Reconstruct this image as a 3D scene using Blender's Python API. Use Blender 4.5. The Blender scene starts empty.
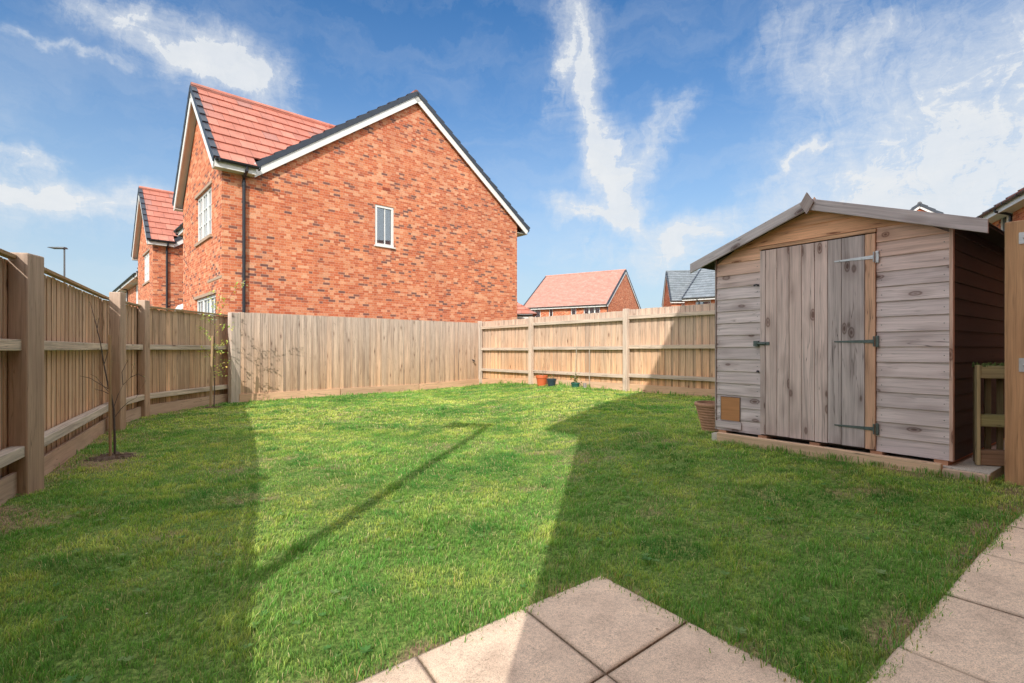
import bpy, math, random
import numpy as np
from mathutils import Vector, Matrix
from mathutils.geometry import tessellate_polygon
R = random.Random(7)
NR = np.random.default_rng(11)
sc = bpy.context.scene
COL = sc.collection
V = Vector
TE = math.tan(math.radians(34.0))
SUN = V((.182, .983, -TE))            # direction sunlight travels

# ------------------------------------------------------------------ ground height
def sstep(t):
    t = np.clip(t, 0, 1); return t*t*(3-2*t)
def gz(x, y):
    x = np.asarray(x, float); y = np.asarray(y, float)
    yy = np.minimum(y, 16)
    return (.18*sstep((x + .15*yy - .6)/2.4) - .035*sstep(-x/3.5)
            + .008*np.sin(x*1.7+.4)*np.sin(y*1.3))
def g(x, y): return float(gz(x, y))

# ------------------------------------------------------------------ numpy value noise
_L = NR.random((256, 256))
def vnoise(x, y, s):
    x = np.asarray(x)*s + 57.3; y = np.asarray(y)*s + 91.7
    xi = np.floor(x).astype(int); yi = np.floor(y).astype(int)
    fx = x-xi; fy = y-yi; fx = fx*fx*(3-2*fx); fy = fy*fy*(3-2*fy)
    a = _L[xi % 256, yi % 256]; b = _L[(xi+1) % 256, yi % 256]
    c = _L[xi % 256, (yi+1) % 256]; d = _L[(xi+1) % 256, (yi+1) % 256]
    return (a*(1-fx)+b*fx)*(1-fy) + (c*(1-fx)+d*fx)*fy

# ------------------------------------------------------------------ tagging and hierarchy
def tag(o, label, cat, group=None, kind=None):
    if label: o['label'] = label
    if cat: o['category'] = cat
    if group: o['group'] = group
    if kind: o['kind'] = kind
    return o
def thing(name, label, cat, loc=(0, 0, 0), rz=0, group=None):
    o = bpy.data.objects.new(name, None); COL.objects.link(o)
    o.location = loc; o.rotation_euler = (0, 0, rz); o.empty_display_size = .2
    return tag(o, label, cat, group)
def structure(o, label):
    o['kind'] = 'structure'; o['label'] = label; o['category'] = o.name.split('.')[0].replace('_', ' '); return o

LASTP = []
class MB:
    """collects faces with grain-aligned uv and a tint colour (alpha = weathering)"""
    def __init__(s, pieces=False): s.v = []; s.f = []; s.uv = []; s.c = []; s.sm = []; s.pieces = pieces; s.cuts = []; s.nouv = False
    def face(s, pts, uvs, cols, smooth=False):
        i = len(s.v); s.v += [tuple(p) for p in pts]; s.f.append(tuple(range(i, i+len(pts))))
        s.uv += [tuple(u) for u in uvs]; s.c += [tuple(c) for c in cols]; s.sm.append(smooth)
    def hexa(s, P, tint=(1, 1, 1), grain=2, w=None, plain=False):
        # P: 8 corners, index = ix + 2*iy + 4*iz ; w = optional 8 weathering values
        s.cuts.append(len(s.f))
        P = [V(p) for p in P]
        L = [(P[1]-P[0]).length, (P[2]-P[0]).length, (P[4]-P[0]).length]
        ou, ov = (0, 0) if plain else (R.uniform(0, 40), R.uniform(0, 40))
        w = w or [0]*8
        F = [(0, 2, 3, 1), (4, 5, 7, 6), (0, 1, 5, 4), (2, 6, 7, 3), (0, 4, 6, 2), (1, 3, 7, 5)]
        ax = [2, 2, 1, 1, 0, 0]
        for q, a in zip(F, ax):
            uv = []
            for k in q:
                co = [(k & 1)*L[0], ((k >> 1) & 1)*L[1], ((k >> 2) & 1)*L[2]]
                if a == grain: u, v_ = co[(a+1) % 3], co[(a+2) % 3]*.15
                else:
                    v_ = co[grain]; u = co[[i for i in range(3) if i not in (a, grain)][0]] + a*.37
                uv.append((u+ou, v_+ov))
            s.face([P[k] for k in q], uv, [(tint[0], tint[1], tint[2], w[k]) for k in q])
    def box(s, o, ex, ey, ez, tint=(1, 1, 1), grain=None, w=None, plain=False):
        o, ex, ey, ez = V(o), V(ex), V(ey), V(ez)
        if ex.cross(ey).dot(ez) < 0: o = o+ex; ex = -ex
        L = [ex.length, ey.length, ez.length]
        if grain is None: grain = L.index(max(L))
        s.hexa([o + ex*(k & 1) + ey*((k >> 1) & 1) + ez*((k >> 2) & 1) for k in range(8)], tint, grain, w, plain)
    def abox(s, x0, x1, y0, y1, z0, z1, tint=(1, 1, 1), **k):
        s.box((x0, y0, z0), (x1-x0, 0, 0), (0, y1-y0, 0), (0, 0, z1-z0), tint, **k)
    def beam(s, a, b, side, up, tint=(1, 1, 1), ca=.5, cu=.5, **k):
        """box from a to b; side and up are full extents (vectors); ca, cu = fraction of each lying on the negative side"""
        a, b, side, up = V(a), V(b), V(side), V(up)
        s.box(a - side*ca - up*cu, b-a, side, up, tint, grain=0, **k)
    def tube(s, pts, rad, n=8, tint=(1, 1, 1), cap=True):
        s.cuts.append(len(s.f))
        pts = [V(p) for p in pts]
        if not hasattr(rad, '__len__'): rad = [rad]*len(pts)
        rings = []; L = 0; ov = R.uniform(0, 30)
        for i, p in enumerate(pts):
            d = (pts[min(i+1, len(pts)-1)] - pts[max(i-1, 0)]).normalized()
            r = V((0, 0, 1)) if abs(d.z) < .9 else V((1, 0, 0))
            x = d.cross(r).normalized(); y = d.cross(x).normalized()
            if i: L += (p-pts[i-1]).length
            rings.append(([p + (x*math.cos(2*math.pi*k/n) + y*math.sin(2*math.pi*k/n))*rad[i] for k in range(n)], L))
        for (A, la), (B, lb) in zip(rings, rings[1:]):
            for k in range(n):
                m = (k+1) % n
                s.face([A[k], B[k], B[m], A[m]], [(k/n*.3, la+ov), (k/n*.3, lb+ov), ((k+1)/n*.3, lb+ov), ((k+1)/n*.3, la+ov)], [(*tint, 0)]*4, True)
        if cap:
            s.face(rings[0][0], [(0, 0)]*n, [(*tint, 0)]*n); s.face(rings[-1][0][::-1], [(0, 0)]*n, [(*tint, 0)]*n)
    def lathe(s, prof, n=32, c=(0, 0, 0), tint=(1, 1, 1)):
        c = V(c)
        for (r0, z0), (r1, z1) in zip(prof, prof[1:]):
            for k in range(n):
                a, b = 2*math.pi*k/n, 2*math.pi*(k+1)/n
                P = [(r0*math.cos(a), r0*math.sin(a), z0), (r0*math.cos(b), r0*math.sin(b), z0), (r1*math.cos(b), r1*math.sin(b), z1), (r1*math.cos(a), r1*math.sin(a), z1)]
                s.face([V(p)+c for p in P], [(k/n, z0), ((k+1)/n, z0), ((k+1)/n, z1), (k/n, z1)], [(*tint, 0)]*4, True)
    def build(s, name, mat, parent=None, bevel=0, merge=False):
        if s.pieces and len(s.cuts) > 1:
            out = None
            for a, b in zip(s.cuts, s.cuts[1:]+[len(s.f)]):
                m = MB(); va = s.f[a][0]; vb = s.f[b-1][-1]+1
                m.v = s.v[va:vb]; m.uv = s.uv[va:vb]; m.c = s.c[va:vb]; m.f = [tuple(i-va for i in f) for f in s.f[a:b]]; m.sm = s.sm[a:b]
                out = m.build(name, mat, parent, bevel, merge); LASTP.append(out)
            return out
        me = bpy.data.meshes.new(name)
        me.from_pydata(s.v, [], s.f)
        uvl = me.uv_layers.new(name='UVMap'); uvl.data.foreach_set('uv', np.array(s.uv, 'f').ravel())
        ca = me.color_attributes.new('tint', 'FLOAT_COLOR', 'CORNER'); ca.data.foreach_set('color', np.array(s.c, 'f').ravel())
        me.polygons.foreach_set('use_smooth', s.sm)
        me.materials.append(mat)
        o = bpy.data.objects.new(name, me); COL.objects.link(o)
        if parent: o.parent = parent
        if bevel or merge:
            m = o.modifiers.new('w', 'WELD'); m.merge_threshold = .0004
        if bevel:
            m = o.modifiers.new('b', 'BEVEL'); m.width = bevel; m.segments = 2; m.limit_method = 'ANGLE'; m.angle_limit = .6
        me.update(); return o

def boxuv(me):
    """uv in metres from local coordinates, by face normal"""
    uvl = me.uv_layers.new(name='UVMap')
    for p in me.polygons:
        n = p.normal
        for li in p.loop_indices:
            c = me.vertices[me.loops[li].vertex_index].co
            if abs(n.z) > .8: uv = (c.x, c.y)
            elif abs(n.x) > abs(n.y): uv = (c.y+.11, c.z)
            else: uv = (c.x, c.z)
            uvl.data[li].uv = uv
def poly_obj(name, verts, faces, mat, parent=None, uv=True):
    me = bpy.data.meshes.new(name); me.from_pydata(verts, [], faces); me.update()
    if uv: boxuv(me)
    me.materials.append(mat)
    o = bpy.data.objects.new(name, me); COL.objects.link(o)
    if parent: o.parent = parent
    return o

# ------------------------------------------------------------------ materials
class NT:
    def __init__(s, name):
        s.m = bpy.data.materials.new(name); s.m.use_nodes = True; s.t = s.m.node_tree
        s.b = s.t.nodes['Principled BSDF']; s.out = s.t.nodes['Material Output']
    def n(s, typ, **k):
        nd = s.t.nodes.new(typ)
        for a, b in k.items(): setattr(nd, a, b)
        return nd
    def l(s, a, b): s.t.links.new(a, b)
    def set(s, sock, val):
        if hasattr(val, 'is_output'): s.l(val, sock)
        else: sock.default_value = val
    def math(s, op, a, b=0.0, c=0.0, clamp=False):
        nd = s.n('ShaderNodeMath', operation=op, use_clamp=clamp)
        for i, x in enumerate((a, b, c)): s.set(nd.inputs[i], x)
        return nd.outputs[0]
    def mix(s, f, a, b, mode='MIX'):
        nd = s.n('ShaderNodeMix', data_type='RGBA', blend_type=mode)
        s.set(nd.inputs[0], f); s.set(nd.inputs[6], a if hasattr(a, 'is_output') else (*a[:3], 1)); s.set(nd.inputs[7], b if hasattr(b, 'is_output') else (*b[:3], 1))
        return nd.outputs[2]
    def ramp(s, f, stops, interp='LINEAR'):
        nd = s.n('ShaderNodeValToRGB'); cr = nd.color_ramp; cr.interpolation = interp
        while len(cr.elements) < len(stops): cr.elements.new(.5)
        for e, (p, c) in zip(cr.elements, stops): e.position = p; e.color = (*c, 1) if hasattr(c, '__len__') else (c, c, c, 1)
        s.l(f, nd.inputs[0]); return nd.outputs[0]
    def noise(s, vec, scale, detail=4, rough=.55, dist=0, four=False):
        nd = s.n('ShaderNodeTexNoise'); nd.inputs['Scale'].default_value = scale; nd.inputs['Detail'].default_value = detail
        nd.inputs['Roughness'].default_value = rough; nd.inputs['Distortion'].default_value = dist
        if vec is not None: s.l(vec, nd.inputs['Vector'])
        return nd.outputs[0]
    def map(s, vec, scale=(1, 1, 1), loc=(0, 0, 0), rot=(0, 0, 0)):
        nd = s.n('ShaderNodeMapping'); s.l(vec, nd.inputs[0]); nd.inputs['Scale'].default_value = scale
        nd.inputs['Location'].default_value = loc; nd.inputs['Rotation'].default_value = rot; return nd.outputs[0]
    def bump(s, h, strength=.3, dist=.01):
        nd = s.n('ShaderNodeBump'); nd.inputs['Strength'].default_value = strength; nd.inputs['Distance'].default_value = dist
        s.l(h, nd.inputs['Height']); s.l(nd.outputs[0], s.b.inputs['Normal'])
    def uv(s): return s.n('ShaderNodeTexCoord').outputs['UV']
    def obj(s): return s.n('ShaderNodeTexCoord').outputs['Object']

def wood(name, grey=(.36, .31, .27), knots=.5, contrast=1.0, rough=.85, greyamt=.85, low_dark=None, kscale=(7, 2.3), kr=1.0):
    t = NT(name); uv = t.uv()
    at = t.n('ShaderNodeAttribute', attribute_name='tint')
    warp = t.noise(t.map(uv, (9, 1.6, 1)), 1, 3, .5)
    wv = t.n('ShaderNodeVectorMath', operation='MULTIPLY_ADD'); t.l(warp, wv.inputs[0]); wv.inputs[1].default_value = (.05, 0, 0); t.l(uv, wv.inputs[2])
    wuv = wv.outputs[0]
    fine = t.noise(t.map(wuv, (190, 2.6, 1)), 1, 4, .7)
    mid = t.noise(t.map(wuv, (38, 1.1, 1)), 1, 4, .55, .4)
    big = t.noise(t.map(uv, (5, .9, 1)), 1, 3, .6)
    gr = t.math('ADD', t.math('MULTIPLY', fine, .45), t.math('MULTIPLY', mid, .55))
    shade = t.ramp(gr, [(.33, 1-.5*contrast), (.46, 1-.12*contrast), (.62, 1+.13*contrast)])
    c = t.mix(t.math('MULTIPLY', at.outputs['Alpha'], greyamt), at.outputs['Color'], grey)
    c = t.mix(1, c, shade, 'MULTIPLY')
    blot = t.ramp(big, [(.3, (.8, .77, .76)), (.6, (1.07, 1.05, 1.03))])
    c = t.mix(1, c, blot, 'MULTIPLY')
    vo = t.n('ShaderNodeTexVoronoi', feature='F1'); vo.inputs['Scale'].default_value = 1; t.l(t.map(wuv, (kscale[0], kscale[1], 1)), vo.inputs['Vector'])
    sep = t.n('ShaderNodeSeparateColor'); t.l(vo.outputs['Color'], sep.inputs[0])
    gate = t.math('GREATER_THAN', sep.outputs[0], 1-knots)
    kn = t.ramp(t.math('DIVIDE', vo.outputs['Distance'], kr), [(.05, 1), (.065, .55), (.09, .9), (.11, .3), (.26, 0)])
    kf = t.math('MULTIPLY', t.math('MULTIPLY', kn, gate), .95)
    cr = t.math('ABSOLUTE', t.math('SUBTRACT', t.noise(t.map(wuv, (26, .9, 1)), 1, 2, .5), .5))
    crk = t.math('MULTIPLY', t.ramp(cr, [(0, 1), (.012, 0)]), t.ramp(big, [(.48, 0), (.6, .75)]))
    c = t.mix(kf, c, t.mix(1, c, (.26, .19, .17), 'MULTIPLY'))
    c = t.mix(crk, c, (.05, .035, .03))
    if low_dark:   # darkens towards the bottom (object z)
        sx = t.n('ShaderNodeSeparateXYZ'); t.l(t.obj(), sx.inputs[0])
        d = t.ramp(t.math('ADD', sx.outputs[2], t.math('MULTIPLY', big, .3)), [(low_dark[0], 1), (low_dark[1], 0)])
        c = t.mix(t.math('MULTIPLY', d, low_dark[2]), c, (.055, .045, .042))
    t.l(c, t.b.inputs['Base Color']); t.b.inputs['Roughness'].default_value = rough; t.b.inputs['Specular IOR Level'].default_value = .2
    t.bump(t.math('SUBTRACT', gr, t.math('MULTIPLY', kf, .3)), .45, .004)
    return t.m

def brick(name, dark=.12, warm=1.0):
    t = NT(name); uv = t.uv(); sx = t.n('ShaderNodeSeparateXYZ'); t.l(uv, sx.inputs[0])
    rv = t.math('DIVIDE', sx.outputs[1], .059); row = t.math('FLOOR', rv); fy = t.math('FRACT', rv)
    rn = t.n('ShaderNodeTexWhiteNoise', noise_dimensions='1D'); t.l(row, rn.inputs['W'])
    xx = t.math('ADD', t.math('DIVIDE', sx.outputs[0], .262), t.math('ADD', t.math('MULTIPLY', row, .5), t.math('MULTIPLY', rn.outputs[0], .06)))
    cell = t.math('FLOOR', xx); fx = t.math('FRACT', xx); hd = t.math('GREATER_THAN', fx, .667)
    cb = t.n('ShaderNodeCombineXYZ'); t.l(t.math('ADD', t.math('MULTIPLY', cell, 2), hd), cb.inputs[0]); t.l(row, cb.inputs[1])
    wn = t.n('ShaderNodeTexWhiteNoise', noise_dimensions='2D'); t.l(cb.outputs[0], wn.inputs['Vector'])
    d1 = t.math('MINIMUM', t.math('MINIMUM', fx, t.math('SUBTRACT', 1, fx)), t.math('ABSOLUTE', t.math('SUBTRACT', fx, .667)))
    mx_ = t.math('LESS_THAN', t.math('MULTIPLY', d1, .3375), .005); my_ = t.math('LESS_THAN', t.math('MULTIPLY', t.math('MINIMUM', fy, t.math('SUBTRACT', 1, fy)), .075), .005)
    mort = t.math('MAXIMUM', mx_, my_)
    big = t.noise(t.map(uv, (.5, .8, 1)), 1, 3, .6)
    val = t.math('ADD', t.math('ADD', wn.outputs['Value'], t.math('MULTIPLY', hd, .07)), t.math('MULTIPLY', t.math('SUBTRACT', big, .5), .3))
    col = t.ramp(val, [(.0, (.19, .09, .08)), (dark*.7, (.26, .11, .085)), (dark, (.46, .12, .06)), (.3, (.57, .15, .07)), (.5, (.62, .19, .09)),
                       (.68, (.66, .24, .12)), (.82, (.70, .30, .165)), (.93, (.75, .38, .23)), (1, (.60, .2, .11))])
    sp = t.noise(t.map(uv, (26, 40, 1)), 1, 4, .65)
    col = t.mix(1, col, t.ramp(sp, [(.3, .78), (.68, 1.18)]), 'MULTIPLY')
    col = t.mix(t.math('MULTIPLY', mort, .6), col, (.66, .46, .34))
    st = t.noise(t.map(uv, (1.3, .5, 1)), 1, 4, .6)
    col = t.mix(1, col, t.ramp(st, [(.3, (.9, .88, .88)), (.7, (1.06, 1.04, 1.0))]), 'MULTIPLY')
    t.l(col, t.b.inputs['Base Color']); t.b.inputs['Roughness'].default_value = .88; t.b.inputs['Specular IOR Level'].default_value = .25
    t.bump(t.math('SUBTRACT', t.math('MULTIPLY', sp, .35), mort), .5, .006)
    return t.m

def tiles(name, c1, c2, c3, width=.33):
    """uv: x metres along the eave, y = course number"""
    t = NT(name); uv = t.uv()
    sx = t.n('ShaderNodeSeparateXYZ'); t.l(uv, sx.inputs[0])
    row = t.math('FLOOR', sx.outputs[1])
    off = t.math('MULTIPLY', t.math('MODULO', row, 2.0), .5)
    xx = t.math('ADD', t.math('DIVIDE', sx.outputs[0], width), off)
    ci = t.math('FLOOR', xx)
    cb = t.n('ShaderNodeCombineXYZ'); t.l(ci, cb.inputs[0]); t.l(row, cb.inputs[1])
    wn = t.n('ShaderNodeTexWhiteNoise', noise_dimensions='2D'); t.l(cb.outputs[0], wn.inputs['Vector'])
    col = t.ramp(wn.outputs['Value'], [(0, c3), (.2, c1), (.6, c1), (1, c2)])
    fr = t.math('FRACT', xx); joint = t.math('LESS_THAN', fr, .03)
    col = t.mix(t.math('MULTIPLY', joint, .6), col, (.05, .03, .03))
    nz = t.noise(t.obj(), 3.5, 4, .65)
    col = t.mix(1, col, t.ramp(nz, [(.3, .82), (.7, 1.12)]), 'MULTIPLY')
    t.l(col, t.b.inputs['Base Color']); t.b.inputs['Roughness'].default_value = .75
    t.bump(t.math('MULTIPLY', joint, -1), .5, .01)
    return t.m

def plain(name, col, rough=.6, var=.12, scale=8, metal=0, bump=0, spec=.5, dirt=0):
    t = NT(name); nz = t.noise(t.obj(), scale, 5, .6)
    c = t.mix(1, col, t.ramp(nz, [(.25, 1-var), (.75, 1+var)]), 'MULTIPLY')
    if dirt:
        n2 = t.noise(t.map(t.obj(), (3, 3, 1.2)), 3, 5, .7)
        c = t.mix(t.math('MULTIPLY', t.ramp(n2, [(.5, 0), (.75, 1)]), dirt), c, (.12, .10, .07))
    t.l(c, t.b.inputs['Base Color']); t.b.inputs['Roughness'].default_value = rough; t.b.inputs['Metallic'].default_value = metal
    t.b.inputs['Specular IOR Level'].default_value = spec
    if bump: t.bump(nz, bump, .01)
    return t.m

M = {}
M['fence'] = wood('weathered_fence_wood', grey=(.58, .50, .455), knots=.7, contrast=1.15, greyamt=.75)
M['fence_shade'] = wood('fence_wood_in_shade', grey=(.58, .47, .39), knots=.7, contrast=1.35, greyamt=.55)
M['post'] = wood('fence_post_wood', grey=(.52, .45, .40), knots=.4, contrast=.8, greyamt=.7)
M['shed'] = wood('silvered_shed_wood', grey=(.66, .60, .61), knots=1.0, contrast=1.0, greyamt=.8, kscale=(8.2, 3.4), kr=1.75)
M['shed_side'] = wood('shed_side_wood', grey=(.2, .17, .15), knots=.6, contrast=.9, low_dark=(1.1, 2.0, .95))
M['gatepost'] = wood('gate_post_wood', grey=(.40, .36, .26), knots=.9, contrast=1.0, greyamt=.6, kscale=(5, 3.2), kr=1.6)
M['sleeper'] = wood('sawn_timber', knots=.3, contrast=.5)
M['pallet'] = wood('pallet_wood', grey=(.26, .26, .10), knots=.3, contrast=1.2, greyamt=.6)
M['cane'] = wood('cane_wood', knots=.0, contrast=.4)
M['brick'] = brick('multi_red_brick', .125)
M['brick_far'] = brick('orange_brick', .04)
M['tile_red'] = tiles('red_roof_tiles', (.47, .17, .12), (.54, .22, .16), (.38, .18, .15))
M['tile_pink'] = tiles('pink_roof_tiles', (.55, .285, .225), (.59, .32, .26), (.51, .26, .205), .3)
M['tile_grey'] = tiles('grey_roof_tiles', (.19, .22, .25), (.23, .26, .29), (.16, .19, .21))
M['black'] = plain('black_plastic', (.018, .022, .03), .4, .2)
M['verge'] = plain('verge_plastic', (.035, .045, .065), .5, .2)
M['white'] = plain('white_upvc', (.78, .78, .77), .4, .03)
M['soffit'] = plain('soffit_board', (.62, .6, .56), .6, .05)
M['stone'] = plain('cast_stone', (.42, .3, .22), .8, .1)
M['steel'] = plain('galvanised_steel', (.45, .47, .48), .45, .15, 30, .7)
M['oldsteel'] = plain('dull_green_steel', (.12, .16, .15), .6, .3, 40, .4)
M['lamp'] = plain('lamp_column_grey', (.10, .11, .12), .5, .1)
M['terracotta'] = plain('weathered_terracotta', (.46, .25, .16), .85, .2, 20, bump=.2)
M['orange'] = plain('orange_plastic_pot', (.62, .14, .05), .5, .1)
M['blackpot'] = plain('black_plastic_pot', (.03, .05, .07), .4, .2)
M['greenpot'] = plain('green_plastic_pot', (.03, .13, .1), .4, .2)
M['soil'] = plain('dark_soil', (.12, .08, .055), .95, .5, 30, bump=.8)
M['bark'] = plain('young_bark', (.09, .065, .055), .8, .3, 30)
M['ply'] = wood('orange_plywood', knots=.0, contrast=.35)
M['blind_or_sky'] = plain('blind_fabric', (.78, .8, .8), .8, .03)
M['felt'] = plain('roof_felt', (.08, .08, .085), .95, .25, 40, bump=.3)
M['moss'] = plain('moss', (.10, .15, .04), .95, .4, 60, bump=.8)
M['door'] = plain('dark_door', (.05, .06, .08), .5, .05)

def glass_mat():
    t = NT('window_glass'); t.b.inputs['Base Color'].default_value = (.02, .03, .04, 1); t.b.inputs['Roughness'].default_value = .03
    t.b.inputs['Specular IOR Level'].default_value = .9
    tr = t.n('ShaderNodeBsdfTransparent'); tr.inputs[0].default_value = (.75, .8, .82, 1)
    gl = t.n('ShaderNodeBsdfGlossy'); gl.inputs['Roughness'].default_value = .02; gl.inputs[0].default_value = (.9, .95, 1, 1)
    fr = t.n('ShaderNodeFresnel'); fr.inputs[0].default_value = 1.6
    f = t.math('ADD', t.math('MULTIPLY', fr.outputs[0], 1.3), .08, clamp=True)
    mx = t.n('ShaderNodeMixShader'); t.l(f, mx.inputs[0]); t.l(tr.outputs[0], mx.inputs[1]); t.l(gl.outputs[0], mx.inputs[2])
    t.l(mx.outputs[0], t.out.inputs[0]); return t.m
M['glass'] = glass_mat()
M['room'] = plain('room_dark', (.10, .11, .12), .9, .1)

def slab_mat():
    t = NT('riven_paving'); ob = t.obj()
    at = t.n('ShaderNodeAttribute', attribute_name='tint')
    n1 = t.noise(ob, 5, 6, .65); n2 = t.noise(ob, 60, 5, .7); n3 = t.noise(ob, 260, 2, .6)
    c = t.mix(1, at.outputs['Color'], t.ramp(n1, [(.3, (.76, .74, .73)), (.5, (1, .99, .98)), (.7, (1.12, 1.1, 1.06))]), 'MULTIPLY')
    c = t.mix(1, c, t.ramp(n2, [(.28, .72), (.5, 1), (.75, 1.12)]), 'MULTIPLY')
    c = t.mix(1, c, t.ramp(n3, [(.3, .6), (.5, 1.0), (.72, 1.25)]), 'MULTIPLY')
    c = t.mix(t.math('MULTIPLY', at.outputs['Alpha'], t.ramp(n2, [(.35, .25), (.6, .9)])), c, (.16, .12, .085))
    t.l(c, t.b.inputs['Base Color']); t.b.inputs['Roughness'].default_value = .88; t.b.inputs['Specular IOR Level'].default_value = .25
    t.bump(t.math('ADD', n2, t.math('MULTIPLY', n3, .5)), .35, .004)
    return t.m
M['slab'] = slab_mat()

def lawn_mat():
    t = NT('lawn_soil_and_thatch'); ob = t.obj(); at = t.n('ShaderNodeAttribute', attribute_name='wear')
    n1 = t.noise(ob, 1.1, 5, .6); n2 = t.noise(ob, 45, 4, .7); n3 = t.noise(ob, 9, 5, .65)
    c = t.ramp(n2, [(.3, (.045, .075, .02)), (.5, (.13, .22, .05)), (.72, (.32, .42, .11))])
    dry = t.ramp(t.math('ADD', t.math('MULTIPLY', n1, .5), t.math('MULTIPLY', n3, .5)), [(.5, 0), (.66, 1)])
    dry2 = t.math('MAXIMUM', t.math('MULTIPLY', dry, .35), t.ramp(t.math('ADD', at.outputs['Fac'], t.math('MULTIPLY', t.math('SUBTRACT', n3, .5), .8)), [(.15, 0), (.6, 1)]))
    c = t.mix(dry2, c, t.ramp(n2, [(.3, (.14, .10, .06)), (.5, (.28, .21, .12)), (.75, (.52, .41, .23))]))
    t.l(c, t.b.inputs['Base Color']); t.b.inputs['Roughness'].default_value = .95; t.b.inputs['Specular IOR Level'].default_value = .1
    t.bump(n2, .8, .02); return t.m
M['lawn'] = lawn_mat()
def leaf_mat(name, transl=.35, rough=.5):
    t = NT(name); at = t.n('ShaderNodeAttribute', attribute_name='tint')
    t.l(at.outputs['Color'], t.b.inputs['Base Color']); t.b.inputs['Roughness'].default_value = rough; t.b.inputs['Specular IOR Level'].default_value = .25
    tl = t.n('ShaderNodeBsdfTranslucent'); t.l(t.mix(1, at.outputs['Color'], (1.1, 1.25, .7), 'MULTIPLY'), tl.inputs[0])
    mx = t.n('ShaderNodeMixShader'); mx.inputs[0].default_value = transl; t.l(t.b.outputs[0], mx.inputs[1]); t.l(tl.outputs[0], mx.inputs[2])
    t.l(mx.outputs[0], t.out.inputs[0]); return t.m
M['grass'] = leaf_mat('grass_blade'); M['leaf'] = leaf_mat('young_leaf', .4)
M['ground'] = plain('rough_ground', (.10, .12, .05), .95, .3, 2)

# ------------------------------------------------------------------ ground, lawn
o = poly_obj('ground', [(-600, -600, -.16), (600, -600, -.16), (600, 900, -.16), (-600, 900, -.16)], [(0, 1, 2, 3)], M['ground'])
structure(o, 'rough open ground reaching out past the garden fences')

GARDEN = [(-1.5, -1.2), (-2.75, 1.6), (-4.25, 4.55), (-5.66, 7.13), (-6.12, 8.43), (-6.16, 10.75), (-5.72, 10.75), (-.93, 15.3), (5.9, 6.73), (5.3, 4.6), (3.42, 3.42), (2.7, 2.0), (-.3, -1.2)]
def inpoly(x, y, P):
    r = np.zeros(np.shape(x), bool)
    for (x0, y0), (x1, y1) in zip(P, P[1:]+P[:1]):
        c = ((y0 > y) != (y1 > y))
        r ^= c & (x < (x1-x0)*(y-y0)/((y1-y0) or 1e-9) + x0)
    return r
def grid_sheet(name, x0, x1, y0, y1, st, mat, dz=0, clip=None):
    xs = np.arange(x0, x1+1e-6, st); ys = np.arange(y0, y1+1e-6, st)
    X, Y = np.meshgrid(xs, ys); Z = gz(X, Y) + dz + (vnoise(X, Y, 5)-.5)*.012
    nx = len(xs); idx = np.arange(X.size).reshape(X.shape)
    fs = np.stack([idx[:-1, :-1], idx[:-1, 1:], idx[1:, 1:], idx[1:, :-1]], -1).reshape(-1, 4)
    if clip is not None:
        cx = (X[:-1, :-1]+st/2).ravel(); cy = (Y[:-1, :-1]+st/2).ravel(); fs = fs[clip(cx, cy)]
    me = bpy.data.meshes.new(name); me.from_pydata(np.stack([X, Y, Z], -1).reshape(-1, 3).tolist(), [], fs.tolist())
    me.polygons.foreach_set('use_smooth', [True]*len(me.polygons)); me.materials.append(mat); me.update()
    o = bpy.data.objects.new(name, me); COL.objects.link(o); return o
LAWN = o = grid_sheet('lawn', -7, 7, -2, 16.5, .06, M['lawn'], -.012)
structure(o, 'small mown back garden lawn enclosed by timber fencing')

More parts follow.
